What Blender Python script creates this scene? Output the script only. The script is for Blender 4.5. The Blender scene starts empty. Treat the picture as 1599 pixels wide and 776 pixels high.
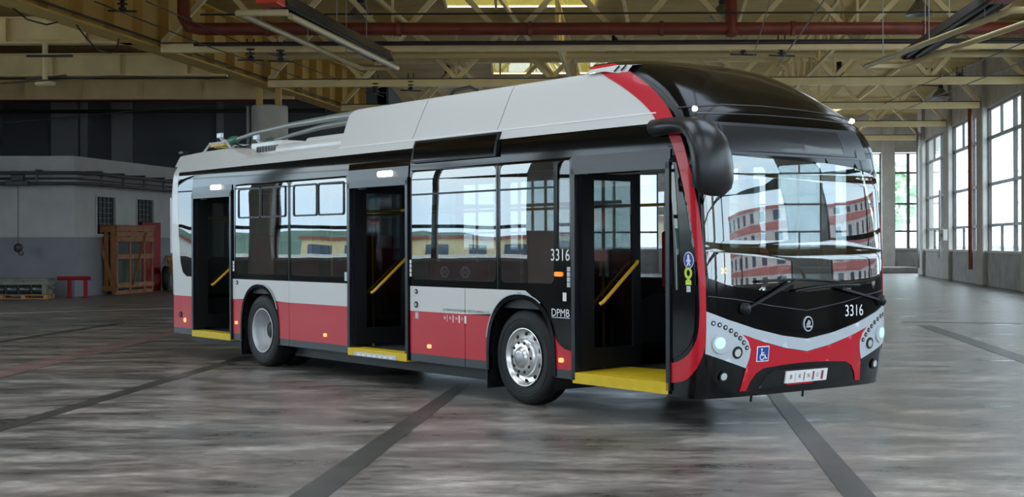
import bpy, bmesh, math, random
from mathutils import Vector, Matrix
from mathutils.geometry import tessellate_polygon
random.seed(7)
scene = bpy.context.scene
COL = scene.collection

# ------------------------------------------------------------------ camera, sky, light, exposure
cam_data = bpy.data.cameras.new('camera')
cam_data.sensor_width = 36.0
cam_data.lens = 36.0 * 2160.0 / 1599.0
cam_data.shift_y = -7.0 / 1599.0
cam_data.clip_end = 2000
cam = bpy.data.objects.new('camera', cam_data)
COL.objects.link(cam)
cam.matrix_world = Matrix.Translation((0, 0, 1.67)) @ Matrix.Rotation(math.pi / 2, 4, 'X') @ Matrix.Rotation(-0.00357, 4, 'Z')
scene.camera = cam
scene.view_settings.view_transform = 'Standard'
scene.view_settings.look = 'None'
scene.view_settings.gamma = 1.0
scene.view_settings.use_curve_mapping = False
scene.view_settings.exposure = 0.62

world = bpy.data.worlds.new('overcast_sky')
scene.world = world
world.use_nodes = True
wn = world.node_tree
wn.nodes.clear()
w_out = wn.nodes.new('ShaderNodeOutputWorld')
w_bg = wn.nodes.new('ShaderNodeBackground')
w_co = wn.nodes.new('ShaderNodeTexCoord')
w_map = wn.nodes.new('ShaderNodeMapping')
w_noise = wn.nodes.new('ShaderNodeTexNoise')
w_ramp = wn.nodes.new('ShaderNodeValToRGB')
w_map.inputs['Scale'].default_value = (2, 2, 6)
w_noise.inputs['Scale'].default_value = 1.3
w_noise.inputs['Detail'].default_value = 6
w_ramp.color_ramp.elements[0].position = 0.38
w_ramp.color_ramp.elements[0].color = (0.70, 0.84, 1.0, 1)
w_ramp.color_ramp.elements[1].position = 0.68
w_ramp.color_ramp.elements[1].color = (1.0, 1.0, 1.0, 1)
wn.links.new(w_co.outputs['Generated'], w_map.inputs['Vector'])
wn.links.new(w_map.outputs['Vector'], w_noise.inputs['Vector'])
wn.links.new(w_noise.outputs['Fac'], w_ramp.inputs['Fac'])
wn.links.new(w_ramp.outputs['Color'], w_bg.inputs['Color'])
w_bg.inputs['Strength'].default_value = 3.6
wn.links.new(w_bg.outputs['Background'], w_out.inputs['Surface'])

def portal(loc, rot, sx, sy):
    d = bpy.data.lights.new('daylight_portal', 'AREA')
    d.shape = 'RECTANGLE'; d.size = sx; d.size_y = sy
    d.cycles.is_portal = True
    o = bpy.data.objects.new('daylight_portal', d)
    o.location = loc; o.rotation_euler = rot
    COL.objects.link(o)
# portals only steer the sampling of the sky through the glazing
portal((-22.4, 24, 4.3), (0, math.radians(-90), 0), 6.4, 25)
portal((15.0, 29, 4.3), (math.radians(0), math.radians(90), math.radians(-8.9)), 6.4, 86)

portal((-3, 1.8, 9.1), (0, 0, 0), 20.5, 30.5)
portal((10.4, 27, 9.1), (0, 0, 0), 3.8, 14)
portal((9, 80.3, 4.3), (math.radians(-90), 0, 0), 31, 6.4)
portal((-6, -16.6, 4.3), (math.radians(90), 0, 0), 34, 6.4)

# ------------------------------------------------------------------ helpers
def lin(c):
    return tuple(((v / 255.) / 12.92) if v / 255. <= 0.04045 else (((v / 255.) + 0.055) / 1.055) ** 2.4 for v in c)

MATS = {}
def mat(name, rgb, rough=0.5, metal=0.0, coat=0.0, var=0.0, vscale=4.0, bump=0.0, bscale=30.0, emit=None, estr=0.0, spec=0.5, tint=None):
    if name in MATS: return MATS[name]
    m = bpy.data.materials.new(name); m.use_nodes = True
    nt = m.node_tree; b = nt.nodes['Principled BSDF']
    c = lin(rgb)
    b.inputs['Base Color'].default_value = (*c, 1)
    b.inputs['Roughness'].default_value = rough
    b.inputs['Metallic'].default_value = metal
    b.inputs['Coat Weight'].default_value = coat
    b.inputs['Coat Roughness'].default_value = 0.03
    b.inputs['Specular IOR Level'].default_value = spec
    co = None
    if var > 0 or bump > 0:
        co = nt.nodes.new('ShaderNodeTexCoord')
    if var > 0:
        n = nt.nodes.new('ShaderNodeTexNoise'); n.inputs['Scale'].default_value = vscale; n.inputs['Detail'].default_value = 5
        r = nt.nodes.new('ShaderNodeValToRGB')
        c2 = lin(tint) if tint else tuple(v * (1 + var) for v in c)
        r.color_ramp.elements[0].color = (*[max(v * (1 - var), 0) for v in c], 1); r.color_ramp.elements[0].position = .3
        r.color_ramp.elements[1].color = (*[min(v, 1) for v in c2], 1); r.color_ramp.elements[1].position = .7
        nt.links.new(co.outputs['Object'], n.inputs['Vector']); nt.links.new(n.outputs['Fac'], r.inputs['Fac'])
        nt.links.new(r.outputs['Color'], b.inputs['Base Color'])
    if bump > 0:
        n2 = nt.nodes.new('ShaderNodeTexNoise'); n2.inputs['Scale'].default_value = bscale; n2.inputs['Detail'].default_value = 4
        bp = nt.nodes.new('ShaderNodeBump'); bp.inputs['Strength'].default_value = bump; bp.inputs['Distance'].default_value = .01
        nt.links.new(co.outputs['Object'], n2.inputs['Vector']); nt.links.new(n2.outputs['Fac'], bp.inputs['Height'])
        nt.links.new(bp.outputs['Normal'], b.inputs['Normal'])
    if emit:
        b.inputs['Emission Color'].default_value = (*lin(emit), 1); b.inputs['Emission Strength'].default_value = estr
    MATS[name] = m
    return m

def glass(name, tint, ior=1.6, rough=0.0, wave=0.0):
    """thin pane: tinted transparency plus mirror reflection by Fresnel"""
    m = bpy.data.materials.new(name); m.use_nodes = True
    nt = m.node_tree; nt.nodes.clear()
    out = nt.nodes.new('ShaderNodeOutputMaterial'); mx = nt.nodes.new('ShaderNodeMixShader')
    tr = nt.nodes.new('ShaderNodeBsdfTransparent'); gl = nt.nodes.new('ShaderNodeBsdfGlossy'); fr = nt.nodes.new('ShaderNodeFresnel')
    tr.inputs['Color'].default_value = (*tint, 1)
    gl.inputs['Roughness'].default_value = rough
    # same reflectance from both faces of the sheet
    geo = nt.nodes.new('ShaderNodeNewGeometry'); mr = nt.nodes.new('ShaderNodeMapRange')
    mr.inputs[3].default_value = ior; mr.inputs[4].default_value = 1.0 / ior
    nt.links.new(geo.outputs['Backfacing'], mr.inputs[0]); nt.links.new(mr.outputs[0], fr.inputs['IOR'])
    if wave > 0:
        co = nt.nodes.new('ShaderNodeTexCoord'); n = nt.nodes.new('ShaderNodeTexNoise'); bp = nt.nodes.new('ShaderNodeBump')
        n.inputs['Scale'].default_value = 1.6; n.inputs['Detail'].default_value = 0
        bp.inputs['Strength'].default_value = wave; bp.inputs['Distance'].default_value = .01
        nt.links.new(co.outputs['Object'], n.inputs['Vector']); nt.links.new(n.outputs['Fac'], bp.inputs['Height'])
        nt.links.new(bp.outputs['Normal'], gl.inputs['Normal'])
    nt.links.new(fr.outputs[0], mx.inputs[0]); nt.links.new(tr.outputs[0], mx.inputs[1]); nt.links.new(gl.outputs[0], mx.inputs[2])
    nt.links.new(mx.outputs[0], out.inputs['Surface'])
    MATS[name] = m
    return m

def obj(name, me, m=None, parent=None, label=None, cat=None, group=None, kind=None):
    o = bpy.data.objects.new(name, me); COL.objects.link(o)
    if me is not None:
        me.name = name
        if m is not None: me.materials.append(m)
    if parent is not None: o.parent = parent
    tag(o, label, cat, group, kind)
    return o

def tag(o, label=None, cat=None, group=None, kind=None):
    if label: o['label'] = label
    if cat: o['category'] = cat
    if group: o['group'] = group
    if kind: o['kind'] = kind

def thing(name, loc=(0, 0, 0), rz=0.0, label=None, cat=None, group=None, kind=None):
    o = obj(name, None, None, None, label, cat, group, kind)
    o.location = loc; o.rotation_euler = (0, 0, rz)
    return o

def copy_tree(o, parent=None):
    c = o.copy(); COL.objects.link(c)
    c.parent = parent
    for ch in list(o.children): copy_tree(ch, c)
    return c

class MB:
    """collects shapes that make ONE mesh"""
    def __init__(s): s.v = []; s.f = []; s.sm = []
    def add(s, vs, fs, smooth=False):
        k = len(s.v); s.v += [tuple(v) for v in vs]
        for f in fs: s.f.append(tuple(i + k for i in f)); s.sm.append(smooth)
        return s
    def box(s, a, b, c=0.0):
        x0, y0, z0 = a; x1, y1, z1 = b
        if c <= 0:
            vs = [(x, y, z) for x in (x0, x1) for y in (y0, y1) for z in (z0, z1)]
            return s.add(vs, [(0, 1, 3, 2), (4, 6, 7, 5), (0, 4, 5, 1), (2, 3, 7, 6), (0, 2, 6, 4), (1, 5, 7, 3)])
        bm = bmesh.new(); bmesh.ops.create_cube(bm, size=1)
        for v in bm.verts:
            v.co = Vector(((x0 + x1) / 2 + v.co.x * (x1 - x0), (y0 + y1) / 2 + v.co.y * (y1 - y0), (z0 + z1) / 2 + v.co.z * (z1 - z0)))
        bmesh.ops.bevel(bm, geom=list(bm.edges), offset=c, segments=2, affect='EDGES', profile=.5)
        s.bm(bm); return s
    def bm(s, bm, smooth=False):
        bm.verts.index_update()
        s.add([v.co.copy() for v in bm.verts], [[v.index for v in f.verts] for f in bm.faces], smooth); bm.free(); return s
    def bar(s, p, q, w, h, up=(0, 0, 1)):
        p = Vector(p); q = Vector(q); d = (q - p).normalized(); u = Vector(up)
        if abs(d.dot(u)) > .98: u = Vector((0, 1, 0))
        r = d.cross(u).normalized(); u = r.cross(d).normalized()
        vs = []
        for c in (p, q):
            for a, b in ((-1, -1), (1, -1), (1, 1), (-1, 1)): vs.append(c + r * (a * w / 2) + u * (b * h / 2))
        return s.add(vs, [(3, 2, 1, 0), (4, 5, 6, 7), (0, 1, 5, 4), (1, 2, 6, 5), (2, 3, 7, 6), (3, 0, 4, 7)])
    def tube(s, pts, r, n=10, cap=True, rb=None):
        pts = [Vector(p) for p in pts]; rs = r if isinstance(r, (list, tuple)) else [r] * len(pts)
        vs = []; fs = []; ref = None
        for i, p in enumerate(pts):
            d = (pts[min(i + 1, len(pts) - 1)] - pts[max(i - 1, 0)]).normalized()
            if ref is None:
                ref = Vector((0, 0, 1)) if abs(d.z) < .9 else Vector((1, 0, 0))
            e1 = (ref - d * ref.dot(d)).normalized(); e2 = d.cross(e1); ref = e1
            ra = rs[i]; ra, rc = ra if isinstance(ra, (list, tuple)) else (ra, ra)
            for k in range(n):
                t = 2 * math.pi * k / n
                vs.append(p + e1 * (math.cos(t) * ra) + e2 * (math.sin(t) * rc))
        for i in range(len(pts) - 1):
            for k in range(n):
                a = i * n + k; b = i * n + (k + 1) % n
                fs.append((a, b, b + n, a + n))
        s.add(vs, fs, True)
        if cap:
            m = len(pts) - 1
            s.add(vs[:n], [tuple(range(n - 1, -1, -1))]); s.add(vs[m * n:], [tuple(range(n))])
        return s
    def lathe(s, prof, c=(0, 0, 0), ax='z', n=24, smooth=True, cap=True):
        """prof: (radius, height along axis)"""
        vs = []; fs = []
        for r, h in prof:
            for k in range(n):
                t = 2 * math.pi * k / n; a, b = r * math.cos(t), r * math.sin(t)
                p = {'z': (a, b, h), 'y': (a, h, b), 'x': (h, a, b)}[ax]
                vs.append((p[0] + c[0], p[1] + c[1], p[2] + c[2]))
        for i in range(len(prof) - 1):
            for k in range(n):
                a = i * n + k; b = i * n + (k + 1) % n
                fs.append((a, b, b + n, a + n))
        if cap and prof[0][0] > 1e-6: fs.append(tuple(range(n)))
        if cap and prof[-1][0] > 1e-6: fs.append(tuple((len(prof) - 1) * n + k for k in range(n)))
        return s.add(vs, fs, smooth)
    def mesh(s):
        me = bpy.data.meshes.new('m'); me.from_pydata(s.v, [], s.f)
        for p, k in zip(me.polygons, s.sm): p.use_smooth = k
        return me
    def build(s, name, m=None, parent=None, **kw):
        return obj(name, s.mesh(), m, parent, **kw)

def autosmooth(o, deg=35):
    me = o.data
    for p in me.polygons: p.use_smooth = True
    try: me.set_sharp_from_angle(angle=math.radians(deg))
    except Exception: pass
    return o

def interp(tab, z):
    if z <= tab[0][0]: return tab[0][1]
    for (a, b), (c, d) in zip(tab, tab[1:]):
        if z <= c: return b + (d - b) * (z - a) / (c - a)
    return tab[-1][1]
def smooth_tab(tab, n=8):
    out = []
    for i in range(len(tab) - 1):
        p0 = tab[max(i - 1, 0)]; p1 = tab[i]; p2 = tab[i + 1]; p3 = tab[min(i + 2, len(tab) - 1)]
        m1 = (p2[1] - p0[1]) / (p2[0] - p0[0]); m2 = (p3[1] - p1[1]) / (p3[0] - p1[0]); h = p2[0] - p1[0]
        for k in range(n):
            t = k / n
            out.append((p1[0] + h * t, (2*t**3 - 3*t*t + 1) * p1[1] + (t**3 - 2*t*t + t) * h * m1 + (-2*t**3 + 3*t*t) * p2[1] + (t**3 - t*t) * h * m2))
    out.append(tab[-1]); return out
def frange(a, b, st):
    n = max(1, int(round((b - a) / st))); return [a + (b - a) * i / n for i in range(n + 1)]

def panel2d(name, polys, mapf, m, parent=None, off=0.0, th=0.012, cu=(), cv=(), smooth=True, **kw):
    """flat outlines (each a list of loops: outer, then holes) cut fine, then laid on a curved surface with thickness"""
    bm = bmesh.new()
    for loops in polys:
        if not isinstance(loops[0][0], (tuple, list)): loops = [loops]
        flat = [p for lp in loops for p in lp]
        vs = [bm.verts.new((p[0], p[1], 0)) for p in flat]
        for t in tessellate_polygon([[Vector((p[0], p[1], 0)) for p in lp] for lp in loops]):
            try: bm.faces.new([vs[i] for i in t])
            except ValueError: pass
    for c in cu:
        bmesh.ops.bisect_plane(bm, geom=list(bm.verts) + list(bm.edges) + list(bm.faces), plane_co=(c, 0, 0), plane_no=(1, 0, 0))
    for c in cv:
        bmesh.ops.bisect_plane(bm, geom=list(bm.verts) + list(bm.edges) + list(bm.faces), plane_co=(0, c, 0), plane_no=(0, 1, 0))
    bm.verts.index_update()
    uv = [(v.co.x, v.co.y) for v in bm.verts]
    # one winding for all faces
    fs = []
    for f in bm.faces:
        ix = [v.index for v in f.verts]
        a = sum(uv[ix[i]][0] * uv[ix[(i + 1) % len(ix)]][1] - uv[ix[(i + 1) % len(ix)]][0] * uv[ix[i]][1] for i in range(len(ix)))
        fs.append(ix if a > 0 else ix[::-1])
    be = [(e.verts[0].index, e.verts[1].index) for e in bm.edges if len(e.link_faces) == 1]
    bm.free()
    o = MB(); o.add([mapf(u, v, off) for u, v in uv], fs, smooth)
    for a, b in be:
        o.add([mapf(*uv[a], off), mapf(*uv[b], off), mapf(*uv[b], off - th), mapf(*uv[a], off - th)], [(0, 1, 2, 3)])
    return o.build(name, m, parent, **kw)

def stroke(pts, w, closed=False):
    """2D polyline -> list of quads (each an outline)"""
    out = []; n = len(pts)
    for i in range(n if closed else n - 1):
        a = pts[i]; b = pts[(i + 1) % n]
        dx, dy = b[0] - a[0], b[1] - a[1]; L = math.hypot(dx, dy) or 1
        nx, ny = -dy / L * w / 2, dx / L * w / 2
        out.append([(a[0] + nx, a[1] + ny), (a[0] - nx, a[1] - ny), (b[0] - nx, b[1] - ny), (b[0] + nx, b[1] + ny)])
    return out
def circle(cx, cy, r, n=20, ry=None):
    ry = r if ry is None else ry
    return [(cx + r * math.cos(2 * math.pi * k / n), cy + ry * math.sin(2 * math.pi * k / n)) for k in range(n)]
def rrect(x0, z0, x1, z1, r=.05, n=4):
    out = []
    for cx, cz, a in ((x1 - r, z1 - r, 0), (x0 + r, z1 - r, 90), (x0 + r, z0 + r, 180), (x1 - r, z0 + r, 270)):
        for k in range(n + 1):
            t = math.radians(a + 90 * k / n); out.append((cx + r * math.cos(t), cz + r * math.sin(t)))
    return out
def rect(x0, z0, x1, z1): return [(x0, z0), (x1, z0), (x1, z1), (x0, z1)]

def text2d(name, body, x0, x1, z0, z1, mapf, m, parent, off=.004):
    """lettering fitted into a rectangle of a surface"""
    cu = bpy.data.curves.new('t', 'FONT'); cu.body = body; cu.size = 1; cu.resolution_u = 3
    o = bpy.data.objects.new('t', cu); COL.objects.link(o)
    bpy.context.view_layer.update()
    me = bpy.data.meshes.new_from_object(o.evaluated_get(bpy.context.evaluated_depsgraph_get()))
    bpy.data.objects.remove(o); bpy.data.curves.remove(cu)
    xs = [v.co.x for v in me.vertices]; ys = [v.co.y for v in me.vertices]
    ax, bx, ay, by = min(xs), max(xs), min(ys), max(ys)
    for v in me.vertices:
        v.co = mapf(x0 + (v.co.x - ax) / (bx - ax) * (x1 - x0), z0 + (v.co.y - ay) / (by - ay) * (z1 - z0), off)
    return obj(name, me, m, parent)
# ------------------------------------------------------------------ materials
M_floor = bpy.data.materials.new('worn_concrete_floor'); M_floor.use_nodes = True
def floor_mat():
    nt = M_floor.node_tree; b = nt.nodes['Principled BSDF']; L = nt.links.new
    co = nt.nodes.new('ShaderNodeTexCoord')
    mp = nt.nodes.new('ShaderNodeMapping'); mp.inputs['Scale'].default_value = (.5, 1.1, 1); mp.inputs['Rotation'].default_value = (0, 0, .25)
    n1 = nt.nodes.new('ShaderNodeTexNoise'); n1.inputs['Scale'].default_value = 1.3; n1.inputs['Detail'].default_value = 12; n1.inputs['Roughness'].default_value = .74
    n2 = nt.nodes.new('ShaderNodeTexNoise'); n2.inputs['Scale'].default_value = .22; n2.inputs['Detail'].default_value = 4
    n3 = nt.nodes.new('ShaderNodeTexNoise'); n3.inputs['Scale'].default_value = 9; n3.inputs['Detail'].default_value = 6; n3.inputs['Roughness'].default_value = .75
    r1 = nt.nodes.new('ShaderNodeValToRGB'); e = r1.color_ramp.elements
    e[0].position = .36; e[0].color = (*lin((68, 64, 60)), 1); e[1].position = .66; e[1].color = (*lin((196, 190, 183)), 1)
    k = r1.color_ramp.elements.new(.46); k.color = (*lin((116, 111, 106)), 1)
    k = r1.color_ramp.elements.new(.54); k.color = (*lin((148, 142, 136)), 1)
    r2 = nt.nodes.new('ShaderNodeValToRGB'); e = r2.color_ramp.elements
    e[0].position = .36; e[0].color = (*lin((244, 228, 218)), 1); e[1].position = .64; e[1].color = (*lin((206, 212, 212)), 1)
    mu = nt.nodes.new('ShaderNodeMix'); mu.data_type = 'RGBA'; mu.blend_type = 'MULTIPLY'; mu.inputs[0].default_value = .8
    r3 = nt.nodes.new('ShaderNodeValToRGB'); e = r3.color_ramp.elements
    e[0].position = .35; e[0].color = (.45, .44, .43, 1); e[1].position = .58; e[1].color = (1, 1, 1, 1)
    m2 = nt.nodes.new('ShaderNodeMix'); m2.data_type = 'RGBA'; m2.blend_type = 'MULTIPLY'; m2.inputs[0].default_value = .75
    L(co.outputs['Object'], mp.inputs['Vector']); L(mp.outputs['Vector'], n1.inputs['Vector']); L(co.outputs['Object'], n2.inputs['Vector'])
    L(mp.outputs['Vector'], n3.inputs['Vector'])
    L(n1.outputs['Fac'], r1.inputs['Fac']); L(n2.outputs['Fac'], r2.inputs['Fac']); L(n3.outputs['Fac'], r3.inputs['Fac'])
    L(r1.outputs['Color'], mu.inputs[6]); L(r2.outputs['Color'], mu.inputs[7]); L(mu.outputs[2], m2.inputs[6]); L(r3.outputs['Color'], m2.inputs[7])
    L(m2.outputs[2], b.inputs['Base Color'])
    rr = nt.nodes.new('ShaderNodeMapRange'); rr.inputs[1].default_value = .3; rr.inputs[2].default_value = .7; rr.inputs[3].default_value = .2; rr.inputs[4].default_value = .55
    L(n1.outputs['Fac'], rr.inputs[0]); L(rr.outputs[0], b.inputs['Roughness'])
    bp = nt.nodes.new('ShaderNodeBump'); bp.inputs['Strength'].default_value = .12; bp.inputs['Distance'].default_value = .01
    L(n3.outputs['Fac'], bp.inputs['Height']); L(bp.outputs['Normal'], b.inputs['Normal'])
floor_mat()

M_deck = bpy.data.materials.new('corrugated_roof_sheet'); M_deck.use_nodes = True
def deck_mat():
    nt = M_deck.node_tree; b = nt.nodes['Principled BSDF']; L = nt.links.new
    co = nt.nodes.new('ShaderNodeTexCoord'); w = nt.nodes.new('ShaderNodeTexWave'); w.bands_direction = 'Y'
    w.inputs['Scale'].default_value = 1.4
    bp = nt.nodes.new('ShaderNodeBump'); bp.inputs['Strength'].default_value = .9; bp.inputs['Distance'].default_value = .07
    n = nt.nodes.new('ShaderNodeTexNoise'); n.inputs['Scale'].default_value = .6; n.inputs['Detail'].default_value = 5
    r = nt.nodes.new('ShaderNodeValToRGB'); e = r.color_ramp.elements
    e[0].position = .3; e[0].color = (*lin((196, 162, 96)), 1); e[1].position = .7; e[1].color = (*lin((228, 196, 126)), 1)
    L(co.outputs['Object'], w.inputs['Vector']); L(w.outputs['Fac'], bp.inputs['Height']); L(bp.outputs['Normal'], b.inputs['Normal'])
    L(co.outputs['Object'], n.inputs['Vector']); L(n.outputs['Fac'], r.inputs['Fac']); L(r.outputs['Color'], b.inputs['Base Color'])
    b.inputs['Roughness'].default_value = .6
deck_mat()

M_steel = mat('yellow_painted_steel', (238, 214, 160), .5, var=.1, vscale=1.5)
M_girder = mat('ochre_painted_girder', (214, 176, 98), .5, var=.1, vscale=1.0)
M_redpipe = mat('red_oxide_pipe', (128, 58, 44), .45, var=.2, vscale=2)
M_dark = mat('dark_iron', (42, 40, 40), .5)
M_black = mat('matt_black_plastic', (22, 22, 24), .45)
M_conc = mat('pale_concrete', (196, 192, 186), .8, var=.14, vscale=1.5, bump=.2, bscale=12)
M_conc2 = mat('grey_concrete', (158, 156, 154), .8, var=.22, vscale=1.8, bump=.25, bscale=14)
M_white = mat('white_wall_paint', (170, 169, 168), .75, var=.1, vscale=1.2)
M_greyband = mat('grey_wall_paint', (118, 119, 126), .6, var=.08, vscale=1.2)
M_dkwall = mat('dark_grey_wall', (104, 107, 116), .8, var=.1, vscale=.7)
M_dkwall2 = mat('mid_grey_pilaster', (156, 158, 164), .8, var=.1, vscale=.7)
M_frame = mat('grey_window_steel', (96, 92, 90), .5, var=.15, vscale=3)
M_wood = mat('raw_crate_timber', (142, 94, 60), .75, var=.25, vscale=5, bump=.3, bscale=30)
M_wood2 = mat('old_pallet_timber', (172, 126, 84), .75, var=.25, vscale=5, bump=.3, bscale=30)
M_redpaint = mat('dull_red_paint', (134, 14, 26), .6, var=.1, vscale=3, spec=.25)
M_green = mat('dark_green_cover', (52, 66, 58), .6, var=.15)
M_olive = mat('olive_grey_machine', (112, 112, 98), .5, var=.2, vscale=5)
M_greyroll = mat('grey_roller_steel', (74, 80, 84), .3, metal=.6)
M_hallglass = glass('hall_window_glass', (.88, .94, .95), 1.25)
M_strip = mat('dark_floor_strip', (64, 62, 58), .4, var=.22, vscale=3, bump=.15, bscale=20)
M_redfloor = mat('worn_red_floor_paint', (134, 92, 88), .45, var=.3, vscale=2.5, tint=(140, 122, 116))
M_paleline = mat('worn_pale_floor_line', (216, 208, 194), .5, var=.2, vscale=2)
M_orange = mat('orange_red_enamel', (214, 66, 38), .4)
M_skylight_old = glass('old_yellowed_skylight_sheet', (.42, .37, .16), 1.3)
M_skylight_added = glass('added_skylight_sheet', (.84, .86, .88), 1.3)  # sheet of the openings added to brighten the hall
M_beigepipe = mat('beige_painted_pipe', (206, 188, 142), .45)
M_greypipe = mat('grey_painted_pipe', (150, 150, 148), .4)
M_lamp = mat('grey_lamp_reflector', (150, 152, 150), .35, metal=.5)
M_porcelain = mat('brown_grey_insulator', (60, 54, 50), .25)
M_rail = mat('dark_track_steel', (52, 54, 58), .45)

# ------------------------------------------------------------------ outdoors
MB().add([(-700, -500, -.12), (700, -500, -.12), (700, 700, -.12), (-700, 700, -.12)], [(0, 1, 2, 3)]).build(
    'ground', mat('outdoor_asphalt', (150, 150, 148), .9, var=.1, vscale=.05), kind='structure')
def hill():
    vs = []; fs = []; nx, ny = 14, 46
    for i in range(nx):
        for j in range(ny):
            x = -180 - i * 18; y = -120 + j * 14
            h = 8.6 * math.sin(math.pi * min(i / 9., 1) / 2) ** 1.6 * (.72 + .2 * math.sin(j * .33) + .12 * math.sin(j * .71 + 1)) + random.uniform(-.6, 1.3) * (i > 1)
            vs.append((x, y, h - .2))
    for i in range(nx - 1):
        for j in range(ny - 1):
            a = i * ny + j; fs.append((a, a + 1, a + ny + 1, a + ny))
    MB().add(vs, fs, True).build('hill', mat('wooded_hillside', (74, 104, 84), .95, var=.4, vscale=.12), kind='structure')
hill()
def town_building(x, y, w, d, h, wall, roofc, label, nwin, rows=1, rz=0):
    t = thing('town_building', (x, y, -.1), rz, label, 'building', None)
    MB().box((-w / 2, -d / 2, 0), (w / 2, d / 2, h)).build('wall', wall, t)
    MB().box((-w / 2 - .3, -d / 2 - .3, h), (w / 2 + .3, d / 2 + .3, h + .5)).build('roof', roofc, t)
    wm = None
    for r in range(rows):
        for k in range(nwin):
            yy = -d / 2 + (k + .5) * d / nwin; zz = h * (r + .35) / rows
            for sx in (1,):
                if wm is None:
                    wm = MB().box((-.06, -d / nwin * .28, 0), (.06, d / nwin * .28, h / rows * .42)).mesh()
                    wm.materials.append(MATS['far_window'])
                o = obj('window', wm, None, t); o.location = (sx * w / 2, yy, zz)
    return t
mat('far_window', (70, 84, 100), .15)
W_cream = mat('cream_render', (226, 208, 160), .8); W_white = mat('white_render', (228, 228, 224), .8); W_rust = mat('terracotta_roof', (150, 92, 76), .8)
W_blue = mat('blue_sheet_cladding', (70, 110, 180), .5)
town_building(-150, 60, 16, 40, 3.1, W_cream, W_rust, 'long cream shed with terracotta roof outside left glazing', 8)
town_building(-140, 110, 14, 36, 2.9, W_white, W_rust, 'white low shed with terracotta roof outside left glazing', 7)
town_building(-156, 5, 16, 44, 3.5, W_white, W_blue, 'white low depot with blue roof edge outside left glazing', 9)
town_building(-62, 40, 1.2, 120, .9, W_blue, W_white, 'long low blue fence wall with white coping outside', 2)
def tree(x, y, h, label):
    t = thing('leafy_tree', (x, y, -.1), 0, label, 'tree', 'trees outside the hall')
    MB().tube([(0, 0, 0), (.1, 0, h * .3), (0, .1, h * .6)], [.18, .14, .08], 7).build('trunk', mat('tree_bark', (84, 72, 60), .9), t)
    vs = []; fs = []
    for k in range(420):
        a = random.uniform(0, 6.28); u = random.uniform(-1, 1); rr = random.uniform(.55, 1) ** .6
        c = Vector((math.cos(a) * math.sqrt(1 - u * u) * rr * h * .32, math.sin(a) * math.sqrt(1 - u * u) * rr * h * .32, h * .64 + u * rr * h * .36))
        d1 = Vector((random.uniform(-1, 1), random.uniform(-1, 1), random.uniform(-1, 1))).normalized() * h * .045
        d2 = Vector((random.uniform(-1, 1), random.uniform(-1, 1), random.uniform(-1, 1))).normalized() * h * .045
        k0 = len(vs); vs += [c - d1, c - d2, c + d1, c + d2]; fs.append((k0, k0 + 1, k0 + 2, k0 + 3))
    MB().add(vs, fs).build('foliage', mat('pale_green_leaves', (186, 208, 180), .8, var=.15, vscale=1), t, kind='stuff')
tree(34, 62, 7.5, 'pale green tree beyond tall window on right')
tree(33, 50, 7.0, 'pale green tree beyond window nearest the right edge')
tree(27, 101, 8.0, 'pale green tree beyond the far end window')
# apartment block seen mirrored in the windscreen
def apartments():
    t = thing('apartment_block', (84, 14, -.1), math.radians(4), 'pink and white apartment block with rows of windows outside', 'building')
    pink = mat('pink_render', (196, 120, 116), .8); pale = mat('pale_pink_render', (224, 206, 200), .8)
    MB().box((-5, -34, 0), (5, 34, 11.6)).build('wall', pale, t)
    band = MB().box((-.08, -34, 0), (.08, 34, .9)).mesh(); band.materials.append(pink)
    win = MB().box((-.1, -.75, 0), (.1, .75, 1.3)).mesh(); win.materials.append(MATS['far_window'])
    MB().box((-5.3, -34.3, 11.6), (5.3, 34.3, 12.1)).build('roof', pink, t)
    for r in range(4):
        o = obj('cladding_band', band, None, t); o.location = (-5.05, 0, .4 + r * 2.8)
        for k in range(17):
            w = obj('window', win, None, t); w.location = (-5.02, -32 + k * 4, 1.5 + r * 2.8)
apartments()

# ------------------------------------------------------------------ hall shell
def wallX(Y): return 17 + (Y - 44) * .155
PLAN = [(-22.9, -16.5), (wallX(-16.5) + .3, -16.5), (wallX(70.7) + .3, 70.7), (24.9, 79.2), (24.9, 80.1), (-6.0, 80.1), (-6.0, 62.3), (-22.9, 62.3)]
MB().add([(x, y, 0) for x, y in PLAN], [tuple(range(len(PLAN)))]).build('floor', M_floor, label='worn stained grey concrete floor of the depot hall', kind='structure')
FLOOR = bpy.data.objects['floor']
def fstrip(name, pts, m, z=.004):
    MB().add([(x, y, z) for x, y in pts], [tuple(range(len(pts)))]).build(name, m, FLOOR)
fstrip('dark_strip', [(-1.68, 7.4), (-1.40, 7.4), (-.50, 16.5), (-.66, 16.5)], M_strip)
fstrip('dark_strip', [(2.0, 7.4), (2.22, 7.4), (3.02, 15.6), (2.84, 15.6)], M_strip)
fstrip('dark_strip', [(-5.2, 8), (-5.0, 8), (-3.85, 20.8), (-4.05, 20.8)], M_strip)
fstrip('dark_strip', [(-9.6, 17), (-9.4, 17), (-8.3, 30), (-8.5, 30)], M_strip)
fstrip('dark_strip', [(6.3, 13), (6.6, 13), (8.45, 27.9), (8.15, 27.9)], M_strip)
fstrip('dark_strip', [(8.2, 29.0), (8.2, 29.25), (12.4, 27.9), (12.4, 27.65)], M_strip)
fstrip('red_strip', [(-7.1, 14), (-6.55, 14), (-6.2, 30), (-6.65, 30)], M_redfloor)
fstrip('pale_line', [(-15, 32.4), (-15, 32.65), (-8, 37.4), (-8, 37.1)], M_paleline)

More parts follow.
